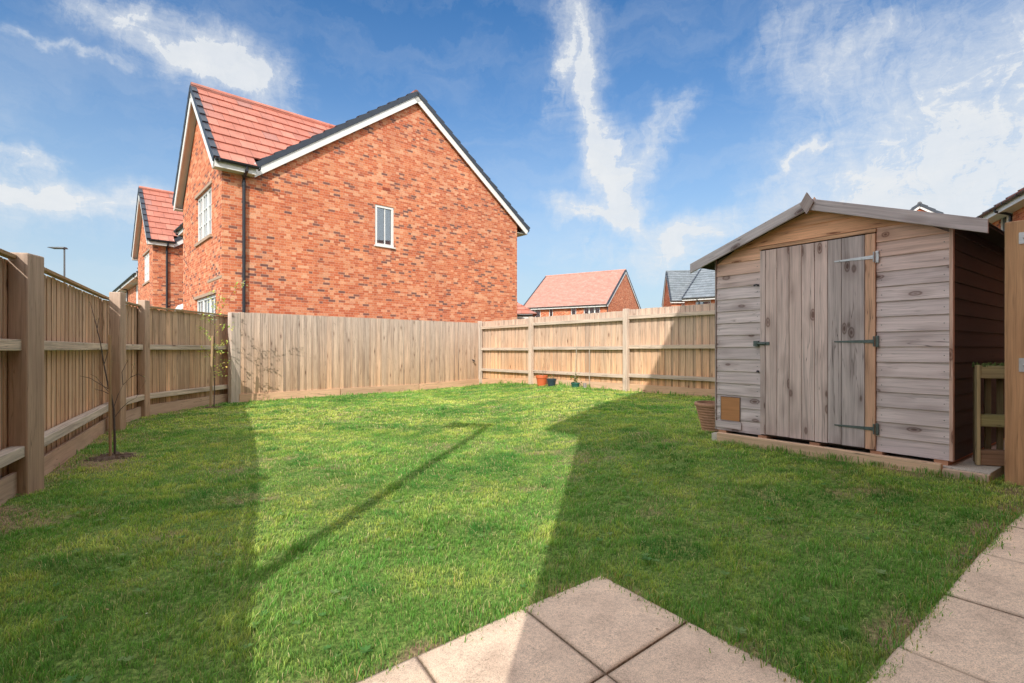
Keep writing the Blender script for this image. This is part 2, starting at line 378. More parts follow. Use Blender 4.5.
# ------------------------------------------------------------------ paving
P0 = V((.418, 2.40)); PU = V((.262, -.432)); PV = V((-.375, -.313))     # slab grid
PE = 2.27                                                               # path starts this many slabs from P0 along PU
SHR = .075
def slab_grid(rows, name, label, sh=0):
    mb = MB()
    for (u0, v0, u1, v1) in rows:
        gp = .008
        cs = []
        dz = R.uniform(-.002, .003); tl = R.uniform(-.004, .004)
        tone = R.uniform(.93, 1.05); tone *= R.uniform(.95, 1.05); tint = (.83*tone, .65*tone, .50*tone)
        for iz in (0, 1):
            for (a, b, sa, sb) in ((u0, v0, 1, 1), (u1, v0, -1, 1), (u0, v1, 1, -1), (u1, v1, -1, -1)):
                p = P0 + PU*(a+sa*gp - sh*(b+2)) + PV*(b+sb*gp)
                z = g(p.x, p.y)
                cs.append((p.x, p.y, z + (.014 + dz + tl*sb if iz else -.05)))
        bed = [P0 + PU*(a - sh*(b+2)) + PV*b for a, b in ((u0, v0), (u1, v0), (u1, v1), (u0, v1))]
        mb.face([(p.x, p.y, g(p.x, p.y)+.002) for p in bed], [(0, 0)]*4, [(.34, .27, .19, .45)]*4)
        # subdivided top with soiled rim
        n = 6
        def lerp(i, j):
            a, b = i/n, j/n
            c = [V(cs[4+k]) for k in range(4)]
            return c[0]*(1-a)*(1-b)+c[1]*a*(1-b)+c[2]*(1-a)*b+c[3]*a*b
        T = [0, .03, .2, .5, .8, .97, 1]
        def P(i, j):
            a, b = T[i], T[j]; c = [V(cs[4+k]) for k in range(4)]
            q = c[0]*(1-a)*(1-b)+c[1]*a*(1-b)+c[2]*(1-a)*b+c[3]*a*b
            if i in (0, n) or j in (0, n): q = q - V((0, 0, .004)) + V((R.uniform(-.003, .003), R.uniform(-.003, .003), 0))*0
            return q
        G = [[P(i, j) for j in range(n+1)] for i in range(n+1)]
        def al(i, j): return .6 if (i in (0, n) or j in (0, n)) else (.06 if (i in (1, n-1) or j in (1, n-1)) else 0)
        for i in range(n):
            for j in range(n):
                q = [(i, j), (i, j+1), (i+1, j+1), (i+1, j)]
                mb.face([G[a][b] for a, b in q], [(0, 0)]*4, [(*tint, al(a, b)) for a, b in q], True)
        ring = [G[i][0] for i in range(n+1)] + [G[n][j] for j in range(1, n+1)] + [G[i][n] for i in range(n-1, -1, -1)] + [G[0][j] for j in range(n-1, 0, -1)]
        for a, b in zip(ring, ring[1:]+ring[:1]):
            mb.face([a, b, b-V((0, 0, .05)), a-V((0, 0, .05))], [(0, 0)]*4, [(*tint, .9)]*4)
    return structure(mb.build(name, M['slab'], merge=True), label)
rows = [(u, v, u+1, v+1) for u in range(2) for v in range(0, 7)]
slab_grid(rows, 'patio', 'buff square paving slabs of the patio reaching into the lawn')
rows = []
for k in range(3):
    u0 = PE + k*1.0
    for v in range(-12, 8): rows.append((u0, v+.21, u0+1.0, v+1.21))
slab_grid(rows, 'path', 'buff paving slab path running beside the lawn towards the gate post', SHR)
def on_paving(x, y, m=0.0):
    dx = x-P0.x; dy = y-P0.y; det = PU.x*PV.y-PU.y*PV.x
    a = (dx*PV.y-dy*PV.x)/det; b = (PU.x*dy-PU.y*dx)/det
    return ((a > m) & (b > m)) | ((a + SHR*(b+2) > PE+m) & (b < m+.01) & (b > -12))
def on_edge(x, y):      # where grass stops: a ragged line creeping over the slab edges
    mg = .012 + .13*np.clip(vnoise(x, y, 2.6)*.6+vnoise(x, y, 11)*.4-.35, 0, 1)
    dx = x-P0.x; dy = y-P0.y; det = PU.x*PV.y-PU.y*PV.x
    a = (dx*PV.y-dy*PV.x)/det; b = (PU.x*dy-PU.y*dx)/det
    return ((a > mg) & (b > mg)) | ((a + SHR*(b+2) > PE+mg*1.6) & (b < mg) & (b > -12))
# soil in the joints
def under(cx, cy): return on_paving(cx, cy, .1)

# ------------------------------------------------------------------ fences
def rtone(base, v=.1, hue=.05):
    k = 1 + R.uniform(-v, v); h = R.uniform(-hue, hue)
    return (base[0]*k*(1+h), base[1]*k, base[2]*k*(1-h))
def run_palings(mb, a, b, top, bot, side, base, w=.115, wave=0):
    """featheredge boards from a to b (xy), faces shifted by 'side' (signed distance along left normal)"""
    a, b = V(a), V(b); d = b-a; L = d.length; d.normalize(); nrm = V((-d.y, d.x))
    x = 0; i = 0
    warm = 0
    e = nrm*(side+.024)
    mb.box((a.x+e.x, a.y+e.y, bot+.01), (d.x*L, d.y*L, 0), (nrm.x*.005, nrm.y*.005, 0), (0, 0, top-bot-.03), tuple(c*.22 for c in base), grain=2)  # dark sheet added behind the boards so the gaps look shaded
    while x < L-.02:
        nar = i % 2
        ww = min((w*.42 if nar else w)*R.uniform(.85, 1.1), L-x)
        p = a + d*x + nrm*side; q = a + d*(x+ww-.004) + nrm*side
        t0, t1 = .018, .008
        zt = top + R.uniform(-.004, .005); jit = R.uniform(-.002, .002) + (.006 if i % 2 else 0)
        warm = .6*warm + R.uniform(-.09, .09)
        tint = rtone((base[0]*(1+warm), base[1]*(1+warm*.8), base[2]*(1+warm*.6)), .15, .07)
        if nar: tint = tuple(c*.80 for c in tint)
        if R.random() < .12: tint = tuple(c*.72 for c in tint)
        P = []
        for iz in (0, 1):
            z = zt if iz else bot
            for iy in (0, 1):
                for ix in (0, 1):
                    c = p if ix == 0 else q
                    th = (t0 if ix else t1)
                    off = jit + (0 if iy == 0 else th*1.0) * (1 if True else 0)
                    c2 = c + nrm*(off*(1 if side >= 0 else 1))
                    P.append((c2.x, c2.y, z + R.uniform(-.001, .001)))
        g0 = R.uniform(0, .12)
        mb.hexa(P, tint, 2, [g0]*4+[1]*4)
        x += ww; i += 1
def rail(mb, a, b, z, h, t, side, tint, w=.55):
    a, b = V(a), V(b); d = (b-a).normalized(); n = V((-d.y, d.x))
    a3 = V((a.x+n.x*side, a.y+n.y*side, z)); b3 = V((b.x+n.x*side, b.y+n.y*side, z))
    mb.beam(a3, b3, V((n.x*t, n.y*t, 0)), V((0, 0, h)), tint, w=[w]*8)
def post(parent, p, d, w, zt, tint, mat='post', chamfer=.012, wt=(.2, .8), dp=None, name='post'):
    d = V(d).normalized(); n = V((-d.y, d.x)); dp = dp or w
    z0 = g(p[0], p[1]) - .1
    o = V((p[0]-d.x*w/2-n.x*dp/2, p[1]-d.y*w/2-n.y*dp/2, z0))
    mb = MB(); H = zt-z0
    mb.box(o, (d.x*w, d.y*w, 0), (n.x*dp, n.y*dp, 0), (0, 0, H), tint, grain=2, w=[wt[0]]*4+[wt[1]]*4)
    return mb.build(name, M[mat], parent, bevel=chamfer)

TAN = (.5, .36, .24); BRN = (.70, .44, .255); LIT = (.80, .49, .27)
# left fence: palings outside, rails and posts inside
lf = thing('fence', 'brown timber fence along the left with tall square posts, chunky rails and capping strip', 'fence', (-4.25, 4.6, 0), 0, 'fences around the lawn')
def LP(o):      # children built in garden coordinates
    for q in LASTP + [o]: q.matrix_parent_inverse = Matrix.Translation(-V(q.parent.location))
    LASTP.clear(); return o
A_ = V((-3.87, 4.02)); dn = V((-.49, .87)).normalized()
LN = [V((-1.2, -1.3)), V((-2.62, 1.6)), V((-4.2, 4.6)) - dn*.42, V((-5.6, 7.04)), V((-6.10, 8.38)), V((-5.99, 10.98))]
pal = MB(); rl = MB(True); gb = MB(True); cap = MB(True)
for i, (a, b) in enumerate(zip(LN, LN[1:])):
    d = (b-a).normalized(); n = V((d.y, -d.x))    # n points into the garden
    zt = 1.775
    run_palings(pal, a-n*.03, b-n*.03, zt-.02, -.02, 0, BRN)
    gm = g((a.x+b.x)/2, (a.y+b.y)/2)
    for z, h, t in ((1.10, .085, .075), (.285, .085, .095)):
        rail(rl, a, b, z, h, t, -.028-t/2+.04, rtone((.62, .54, .44), .05), .7)
    a3 = V((a.x, a.y, zt)); b3 = V((b.x, b.y, zt))
    cap.beam(a3, b3, V((n.x*.06, n.y*.06, 0)), (0, 0, .03), rtone((.42, .30, .17)), w=[.2]*8)
    ga = V((a.x+n.x*.02, a.y+n.y*.02, gm-.12)); gbb = V((b.x+n.x*.02, b.y+n.y*.02, gm-.12))
    gb.beam(ga, gbb, V((n.x*.03, n.y*.03, 0)), (0, 0, .29), rtone((.58, .40, .28)), cu=0, w=[.15]*8)
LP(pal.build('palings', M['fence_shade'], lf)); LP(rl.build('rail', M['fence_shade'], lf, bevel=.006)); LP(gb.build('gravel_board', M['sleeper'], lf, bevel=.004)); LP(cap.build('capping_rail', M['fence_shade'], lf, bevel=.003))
for (p, d, w, dp, zt) in [((-2.64, 1.66), (-.49, .87), .16, .15, 1.82), ((-3.80, 4.0), (-.2, .98), .19, .135, 1.81), ((-5.375, 6.965), (-.2, .98), .15, .14, 1.84), ((-6.05, 8.40), (-.15, .98), .15, .115, 1.87)]:
    LP(post(lf, p, V(d), w, zt, rtone((.44, .29, .19), .04), dp=dp, wt=(.1, .75)))
# back-left fence: boards face the garden
bf = thing('fence', 'close-boarded timber fence in front of the big brick gable, boards facing the lawn', 'fence', (-3.3, 13, 0), 0, 'fences around the lawn')
a, b = V((-5.74, 10.70)), V((-.93, 15.3)); d = (b-a).normalized(); nin = V((d.y, -d.x))
pal = MB(); run_palings(pal, a, b, 1.84, .07, -.02, (.66, .43, .275))
LP(pal.build('palings', M['fence'], bf))
gb = MB(True)
for k in range(3):
    q0 = a + d*(k*2.22+.02); q1 = a + d*min((k+1)*2.22, 6.63)
    gm = g(q0.x, q0.y)
    gb.beam(V((*(q0+nin*.03), gm-.1)), V((*(q1+nin*.03), g(q1.x, q1.y)-.1)), V((nin.x*.03, nin.y*.03, 0)), (0, 0, .26), rtone((.64, .42, .28), .08), cu=0)
LP(gb.build('gravel_board', M['sleeper'], bf, bevel=.004))
rl = MB(True)
for z in (.45, 1.05, 1.65): rail(rl, a-nin*.07, b-nin*.07, z, .08, .06, 0, TAN)
LP(rl.build('rail', M['fence'], bf))
LP(post(bf, a+V((-.06, -.03)), V((.55, .84)), .2, 1.83, (.62, .5, .4), mat='fence', wt=(.3, 1), dp=.14))
# back-right fence: rails face the garden
rf = thing('fence', 'sunlit timber fence across the back with three exposed rails, reaching behind the shed', 'fence', (2, 11.6, 0), 0, 'fences around the lawn')
a, d2 = V((-.93, 15.3)), V((.623, -.782)).normalized(); nin = V((-.782, -.623)).normalized()
pal = MB(); rl = MB(True); gb = MB(True)
Tp = [0, 2.34, 5.47, 8.55, 11.6]
for t0, t1 in zip(Tp, Tp[1:]):
    q0, q1 = a+d2*t0, a+d2*t1
    zt = 1.88 + .045*(t0+t1)/15
    run_palings(pal, q0-nin*.05, q1-nin*.05, zt, .2, 0, LIT)
    for z in (.45, 1.06, 1.69):
        zz = z+.06*(t0+t1)/15
        rail(rl, q0, q1, zz, .075, .075, 0.0, rtone((.68, .55, .42), .05), .6)
    gb.beam(V((*(q0-nin*.01), g(*q0)-.1)), V((*(q1-nin*.01), g(*q1)-.1)), V((nin.x*.03, nin.y*.03, 0)), (0, 0, .25), rtone((.70, .46, .30), .06), cu=0)
LP(pal.build('palings', M['fence'], rf)); LP(rl.build('rail', M['fence'], rf, bevel=.004)); LP(gb.build('gravel_board', M['sleeper'], rf, bevel=.004))
for t in Tp: LP(post(rf, a+d2*(t+.02)+nin*.05, d2, .11, 1.9+.045*2*t/15, rtone((.7, .57, .45), .04), mat='fence', wt=(.4, .8)))
# small black latch on the corner board
mb = MB(); q = V((-.93, 15.3))-d*.35+V((d.y, -d.x))*.09
mb.tube([(q.x, q.y, .68), (q.x+.02, q.y-.02, .72), (q.x-.05, q.y-.03, .76)], .02, 6)
LP(mb.build('hook', M['black'], bf))

# ------------------------------------------------------------------ shed
SR, SL = V((3.13, 3.65)), V((2.05, 5.10)); sw = (SL-SR).length; ex = (SL-SR).normalized(); ey = V((-ex.y, ex.x))
if ey.dot(V((.8, .6))) < 0: ey = -ey
sh = thing('garden_shed', 'weathered grey wooden garden shed with plank door and shallow gabled roof', 'shed', (SR.x, SR.y, 0), 0)
def S(w, dpt, z): p = ex*w + ey*dpt; return V((p.x, p.y, z))   # local: w from right corner to left, dpt into the shed
def sbox(mb, w0, w1, d0, d1, z0, z1, tint=(1, 1, 1), **k):
    mb.box(S(w0, d0, z0), S(w1, d0, z0)-S(w0, d0, z0), S(w0, d1, z0)-S(w0, d0, z0), (0, 0, z1-z0), tint, **k)
ZB, DEP = .272, 2.4
def roofz(w): return 1.955 + .357*(min(w, sw-w))       # underside of roof at gable
DW0, DW1, DZ1 = .447, 1.36, 1.985
GREY = (.74, .63, .62); ORG = (.92, .50, .27)
def mixc(a, b, t): return tuple(x*(1-t)+y*t for x, y in zip(a, b))
cl = MB()
nb = 18; bh = .1165
for i in range(nb):
    z0 = ZB + i*bh; z1 = z0+bh+.004
    spans = [(0, DW0), (DW1, sw)] if z0 < DZ1-.06 else [(0, sw)]
    for (w0, w1) in spans:
        # cut at roof slope
        lim = lambda z: max(0, (z-1.955)/.357)
        def seg(wa, wb):
            lo0, lo1 = max(wa, lim(z0)), min(wb, sw-lim(z0))
            hi0, hi1 = max(wa, lim(z1)), min(wb, sw-lim(z1))
            if lo1-lo0 < .02: return
            if hi1 < hi0: hi0 = hi1 = (hi0+hi1)/2
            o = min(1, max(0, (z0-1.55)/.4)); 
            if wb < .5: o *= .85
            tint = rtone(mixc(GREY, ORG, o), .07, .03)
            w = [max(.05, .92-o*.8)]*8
            P = [S(lo0, -.017, z0), S(lo1, -.017, z0), S(lo0, 0, z0), S(lo1, 0, z0), S(hi0, -.006, z1), S(hi1, -.006, z1), S(hi0, 0, z1), S(hi1, 0, z1)]
            # order so that face orientation is consistent
            P = [P[1], P[0], P[3], P[2], P[5], P[4], P[7], P[6]]
            cl.hexa(P, tint, 0, w)
        seg(w0, w1)
cl.build('front_cladding', M['shed'], sh, bevel=.002)
nails = MB(True)
for i in range(14):
    z = ZB + (i+.45)*bh
    for w in (.03, DW0-.035, DW1+.035, sw-.03):
        p = S(w, -.0125, z); nails.tube([p, p-V((ey.x, ey.y, 0))*.003], .0035, 6)
nails.build('nail_head', M['oldsteel'], sh)
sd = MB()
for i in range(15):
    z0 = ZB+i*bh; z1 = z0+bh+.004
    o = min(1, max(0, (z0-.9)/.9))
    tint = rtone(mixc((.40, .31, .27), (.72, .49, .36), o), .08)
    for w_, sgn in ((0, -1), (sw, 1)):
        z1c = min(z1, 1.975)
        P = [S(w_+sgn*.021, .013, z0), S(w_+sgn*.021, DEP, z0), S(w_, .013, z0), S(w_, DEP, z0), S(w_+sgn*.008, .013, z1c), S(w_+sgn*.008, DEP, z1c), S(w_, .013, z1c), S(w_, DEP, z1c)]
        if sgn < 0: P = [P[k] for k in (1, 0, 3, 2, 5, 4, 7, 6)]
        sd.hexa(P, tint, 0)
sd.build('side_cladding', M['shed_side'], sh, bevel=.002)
core = MB()   # inner shell so no light leaks through laps
vs = [S(.002, .002, ZB), S(sw-.002, .002, ZB), S(sw-.002, .002, 1.95), S(sw/2, .002, 1.95+.357*sw/2), S(.002, .002, 1.95)]
vs2 = [v + V((ey.x, ey.y, 0))*(DEP-.01) for v in vs]
o = poly_obj('wall_frame', [tuple(v) for v in vs+vs2], [(0, 1, 2, 3, 4), (9, 8, 7, 6, 5), (0, 5, 6, 1), (1, 6, 7, 2), (4, 9, 5, 0)], M['sleeper'], sh)
tr = MB(True)
sbox(tr, -.022, .0, -.026, .012, ZB, 1.955, (.66, .42, .30), w=[.3]*8)
sbox(tr, sw, sw+.012, -.026, .012, ZB, 1.955, (.3, .25, .22), w=[.3]*8)
tr.build('corner_trim', M['shed'], sh, bevel=.002)
# door
dr = MB()
edges = [DW1, DW1-.052, DW1-.155, DW1-.262, DW1-.366, DW1-.471, DW1-.573, DW1-.675, DW0+.072]
for i, (w1, w0) in enumerate(zip(edges, edges[1:])):
    dark = i in (6, 7)
    base = (.36, .32, .31) if dark else mixc((.66, .52, .47), (.76, .56, .47), R.random())
    sbox(dr, w0+.0018, w1-.0018, -.036, -.012, ZB+.015+R.uniform(-.003, .003), DZ1-.012, rtone(base, .06, .02), grain=2, w=[.7]*4+[.45]*4)
door = dr.build('door', M['shed'], sh, bevel=.0025)
fr = MB(True)
sbox(fr, DW0+.002, DW0+.07, -.033, -.008, ZB+.01, DZ1-.01, (.66, .42, .29), grain=2)
sbox(fr, DW0, DW1+.012, -.028, -.004, DZ1, DZ1+.028, (.68, .42, .26), grain=0)
fr.build('door_trim', M['shed'], sh, bevel=.002)
bk = MB(); sbox(bk, DW0, DW1, -.009, .001, ZB, DZ1, (.05, .04, .03)); bk.build('door_backing', M['sleeper'], sh)
def hinge(zc, mat):
    h = MB(); w0, w1 = .735, .46
    # tapering strap
    P = [S(w0, -.041, zc-.005), S(w1, -.041, zc-.014), S(w0, -.036, zc-.005), S(w1, -.036, zc-.014),
         S(w0, -.041, zc+.005), S(w1, -.041, zc+.014), S(w0, -.036, zc+.005), S(w1, -.036, zc+.014)]
    h.hexa([tuple(p) for p in P], (1, 1, 1), 0)
    h.tube([S(.455, -.042, zc-.04), S(.455, -.042, zc+.04)], .006, 8)
    sbox(h, .427, .450, -.030, -.0175, zc-.045, zc+.045)
    for w in (.7, .62, .54, .48):
        p = S(w, -.041, zc); h.tube([p, p-V((ey.x, ey.y, 0))*.004], .006, 8)
    for dz in (-.033, .033):
        p = S(.435, -.030, zc+dz); h.tube([p, p-V((ey.x, ey.y, 0))*.004], .006, 8)
    return h.build('hinge', mat, door)
hinge(1.79, M['steel']); hinge(1.13, M['oldsteel']); hinge(.445, M['oldsteel'])
lt = MB(); sbox(lt, 1.27, 1.41, -.044, -.037, 1.105, 1.135); sbox(lt, 1.37, 1.415, -.05, -.024, 1.095, 1.145)
lt.tube([S(1.30, -.056, 1.12), S(1.40, -.056, 1.12)], .008, 8); lt.tube([S(1.38, -.07, 1.12), S(1.38, -.045, 1.12)], .01, 8)
lt.build('latch', M['oldsteel'], door)
kk = MB(True); kk.tube([S(1.375, -.03, 1.66), S(1.385, -.05, 1.665), S(1.41, -.05, 1.66)], .009, 6); kk.tube([S(1.375, -.03, .86), S(1.38, -.045, .865)], .011, 6)
kk.build('hook', M['black'], sh)
# pet flap
ft = MB(); z0, z1, w0, w1 = .375, .60, 1.565, 1.755
sbox(ft, w0, w1, -.0205, -.0175, z0, z1, (.52, .26, .12), grain=0); fl = ft.build('flap_board', M['ply'], sh)
f2 = MB()
for a0, a1, b0, b1 in ((w0-.006, w0, z0-.004, z1+.006), (w1, w1+.006, z0-.004, z1+.006), (w0, w1, z1, z1+.006)): sbox(f2, a0, a1, -.022, -.016, b0, b1, (.2, .15, .12))
sbox(f2, w0-.02, w1+.05, -.03, -.018, z0-.075, z0-.014, (.55, .5, .5), w=[.8]*8)
f2.build('flap_frame', M['shed'], fl)
# roof
OV = .13; ridge = 1.955+.357*sw/2+.06; tail = .205
rz_t = ridge - .357*(sw/2+tail)
rf_ = MB()
for s in (0, 1):
    we = -tail if s == 0 else sw+tail
    P = [S(sw/2, -OV+.02, ridge-.02), S(we, -OV+.02, rz_t-.02), S(we, DEP+.1, rz_t-.02), S(sw/2, DEP+.1, ridge-.02)]
    P2 = [p-V((0, 0, .016)) for p in P]
    if s == 1: P = P[::-1]; P2 = P2[::-1]
    for q in (P[::-1], P2, [P[0], P[1], P2[1], P2[0]], [P[1], P[2], P2[2], P2[1]], [P[2], P[3], P2[3], P2[2]], [P[3], P[0], P2[0], P2[3]]):
        rf_.face(q, [(v.x*2, v.y*2) for v in q], [(.30, .19, .12, .3)]*4)
rf_.build('roof_board', M['shed_side'], sh)
ff = MB()
for s in (0, 1):
    we = -tail-.01 if s == 0 else sw+tail+.01
    P = [S(sw/2, -OV+.02, ridge-.012), S(we, -OV+.02, rz_t-.016), S(we, DEP+.11, rz_t-.016), S(sw/2, DEP+.11, ridge-.012)]
    P2 = [p-V((0, 0, .005)) for p in P]
    if s == 1: P = P[::-1]; P2 = P2[::-1]
    for q in (P[::-1], P2, [P[0], P[1], P2[1], P2[0]], [P[1], P[2], P2[2], P2[1]], [P[2], P[3], P2[3], P2[2]]): ff.face(q, [(0, 0)]*4, [(1, 1, 1, 0)]*4)
ff.build('roof_felt', M['felt'], sh)
for s in (0, 1):
    bb = MB(); we = -tail-.02 if s == 0 else sw+tail+.02; hb = .095
    rt = ridge - .357*(sw/2+tail+.02)
    P = [S(sw/2, -OV, ridge-hb), S(we, -OV, rt-hb), S(sw/2, -OV+.02, ridge-hb), S(we, -OV+.02, rt-hb), S(sw/2, -OV, ridge), S(we, -OV, rt), S(sw/2, -OV+.02, ridge), S(we, -OV+.02, rt)]
    if s == 1: P = [P[k] for k in (1, 0, 3, 2, 5, 4, 7, 6)]
    bb.hexa([tuple(p) for p in P], (.36, .36, .38) if s == 0 else (.38, .38, .40), 0, [.7]*8)
    bb.build('bargeboard', M['shed'], sh, bevel=.003)
fi = MB(); c = S(sw/2, -OV-.022, ridge-.045); r_ = .088; ax = V((ex.x, ex.y, 0)); up = V((0, 0, 1))
D = [c-up*r_*1.05, c+ax*r_*.62, c+up*r_*1.05, c-ax*r_*.62]
nn = V((ey.x, ey.y, 0))*.02
fi.hexa([tuple(p) for p in (D[0], D[3], D[1], D[2], D[0]+nn, D[3]+nn, D[1]+nn, D[2]+nn)], (.27, .22, .2), 0, [.5]*8)
fi.build('finial', M['shed'], sh, bevel=.002)
pl = MB(True)   # purlin end and bearers
for w in (.05, .45, .9, 1.35, 1.75): sbox(pl, w-.04, w+.04, -.01, DEP, .235, ZB, (.6, .32, .2))
pl.build('bearer', M['sleeper'], sh)
for o_ in [o for o in bpy.data.objects if o.parent is sh]: pass
# shed base
base = MB()
def sb(mb, w0, w1, d0, d1, z0, z1, tint, **k):
    p = [S(w0, d0, z0), S(w1, d0, z0), S(w0, d1, z0)]
    mb.box(p[0]+V((SR.x, SR.y, 0)), p[1]-p[0], p[2]-p[0], (0, 0, z1-z0), tint, **k)
sb(base, -.225, sw+.02, -.07, DEP+.1, .0, .236, (.6, .56, .5))
o = base.build('concrete_base', M['slab']); structure(o, 'pale concrete base the shed stands on'); 
slp = MB(); sb(slp, .02, 1.735, -.135, -.085, .08, .262, (.74, .53, .37), grain=0); sb(slp, -.23, .018, -.125, -.08, .05, .23, (.66, .5, .38), grain=0)
tag(slp.build('timber_sleeper', M['sleeper'], bevel=.006), 'pale sawn timber edging board laid in the grass under the shed front', 'edging')

# ------------------------------------------------------------------ gate post, gate, pallet
gd = V((.63, -.78)).normalized(); gc = V((3.305, 3.43))
gn = V((.78, .63)).normalized()
gt = thing('gate_post', 'thick brown square timber gate post with steel latch plates at the right edge', 'post', (gc.x, gc.y, 0))
mb = MB(); mb.box((0, 0, .05), (gd.x*.155, gd.y*.155, 0), (gn.x*.155, gn.y*.155, 0), (0, 0, 1.87), (.58, .34, .18), grain=2, w=[.0]*4+[.35]*4)
mb.build('shaft', M['gatepost'], gt, bevel=.008)
for z, h in ((1.80, .075), (.965, .09)):
    m = MB(); p = gd*.07 - gn*.004
    m.box((p.x, p.y, z-h/2), (gd.x*.07, gd.y*.07, 0), (-gn.x*.003, -gn.y*.003, 0), (0, 0, h)); 
    m.tube([V((p.x+gd.x*.02, p.y+gd.y*.02, z))-V((gn.x, gn.y, 0))*.016, V((p.x+gd.x*.10, p.y+gd.y*.10, z))-V((gn.x, gn.y, 0))*.016], .007, 8)
    m.build('latch_plate', M['steel'], gt)
ga = thing('side_gate', 'boarded timber side gate closing the passage beside the brick house', 'gate', (gc.x+gd.x*.17, gc.y+gd.y*.17, 0))
pal = MB(); run_palings(pal, (0, 0), tuple(gd*.78), 1.78, .26, 0, (.38, .25, .15)); pal.build('gate_boards', M['fence_shade'], ga)
pal = MB(True)
for z in (.45, 1.0, 1.6): pal.beam((gn.x*.05, gn.y*.05, z), (gd.x*.78+gn.x*.05, gd.y*.78+gn.y*.05, z), (gn.x*.035, gn.y*.035, 0), (0, 0, .09), (.38, .25, .15))
pal.build('ledge', M['fence_shade'], ga, bevel=.003)
# pallet on end: local frame u (across the gap, px 977 -> right), d depth
pu = V((.93, -.36)).normalized(); pd = V((.36, .93)).normalized(); po = V((3.325, 3.655))
pt = thing('wooden_pallet', 'mossy old wooden pallet stood on end between shed and gate post', 'pallet', (po.x, po.y, 0))
def pbox(name, specs, mat='pallet', bev=.003):
    m = MB(True)
    for (u0, u1, d0, d1, z0, z1, tint, w) in specs:
        p = pu*u0+pd*d0; e1 = pu*(u1-u0); e2 = pd*(d1-d0)
        m.box((p.x, p.y, z0), (e1.x, e1.y, 0), (e2.x, e2.y, 0), (0, 0, z1-z0), tint, w=[w*.5]*4+[w]*4)
    return m.build(name, M[mat], pt, bevel=bev)
pbox('side_board', [(0, .022, 0, .035, .24, .955, (.62, .50, .30), .5)])
pbox('block', [(.024, .34, .01, .1, .86, .95, (.52, .40, .24), .8), (.024, .34, .01, .1, .515, .60, (.46, .38, .2), .95), (.024, .34, .01, .1, .24, .345, (.34, .2, .13), .1)], bev=.005)
for u0 in (.03, .095, .165, .235, .30):
    pbox('slat', [(u0, u0+.036, .12, .14, .24, .93, rtone((.22, .17, .10), .12), .3)])  # slats tinted dark: shade of the pallet's inside painted into their colour
m = MB()
for k in range(60):
    u = R.uniform(.02, .3); dd = R.uniform(.01, .13); p = pu*u+pd*dd
    m.tube([(p.x, p.y, .94), (p.x+R.uniform(-.01, .01), p.y+R.uniform(-.01, .01), .955+R.random()*.02)], [R.uniform(.008, .016), .004], 5)
m.build('moss', M['moss'], pt)

# ------------------------------------------------------------------ roofs and houses
def course_slope(mb, e0, e1, r0, r1, n, lip=.035, v0=0):
    """stepped tile courses between eave edge e0-e1 and ridge edge r0-r1"""
    e0, e1, r0, r1 = map(V, (e0, e1, r0, r1))
    nrm = (e1-e0).cross(r0-e0).normalized()
    if nrm.z < 0: nrm = -nrm
    ud = (e1-e0).normalized()
    for i in range(n):
        a0, a1 = e0.lerp(r0, i/n), e1.lerp(r1, i/n); b0, b1 = e0.lerp(r0, (i+1)/n), e1.lerp(r1, (i+1)/n)
        A0, A1 = a0+nrm*lip, a1+nrm*lip; B0, B1 = b0+nrm*.004, b1+nrm*.004
        u = [(p-e0).dot(ud) for p in (A0, A1, B1, B0)]
        vv = v0+i
        mb.face([A0, A1, B1, B0], [(u[0], vv+.1), (u[1], vv+.1), (u[2], vv+.9), (u[3], vv+.9)], [(1, 1, 1, 0)]*4)
        mb.face([a0, a1, A1, A0], [(u[0], vv+.1), (u[1], vv+.1), (u[1], vv+.15), (u[0], vv+.15)], [(1, 1, 1, 0)]*4)
        mb.face([a0, A0, B0, b0], [(0, vv+.5)]*4, [(1, 1, 1, 0)]*4); mb.face([a1, b1, B1, A1], [(0, vv+.5)]*4, [(1, 1, 1, 0)]*4)
def wall_with_holes(outer, holes, origin, udir, nrm, depth=.09):
    """2D (u,z) polygon with rect holes on a vertical plane -> verts, faces (with reveals going inwards)"""
    o, ud, nr = V(origin), V(udir).normalized(), V(nrm).normalized()
    loops = [[V((u, z, 0)) for u, z in outer]] + [[V((a, c, 0)), V((b, c, 0)), V((b, d_, 0)), V((a, d_, 0))] for a, b, c, d_ in holes]
    tri = tessellate_polygon(loops); flat = [p for l in loops for p in l]
    vs = [tuple(o + ud*p.x + V((0, 0, p.y))) for p in flat]; fs = []
    for t in tri:
        n = (V(vs[t[1]])-V(vs[t[0]])).cross(V(vs[t[2]])-V(vs[t[0]]))
        fs.append(tuple(t) if n.dot(nr) > 0 else tuple(t[::-1]))
    k = len(outer)
    for _ in holes:
        h = [k, k+1, k+2, k+3]; k += 4; bk = []
        for i in h: bk.append(len(vs)); vs.append(tuple(V(vs[i])-nr*depth))
        for i in range(4):
            j = (i+1) % 4; fs.append((h[i], h[j], bk[j], bk[i]))
    return vs, fs
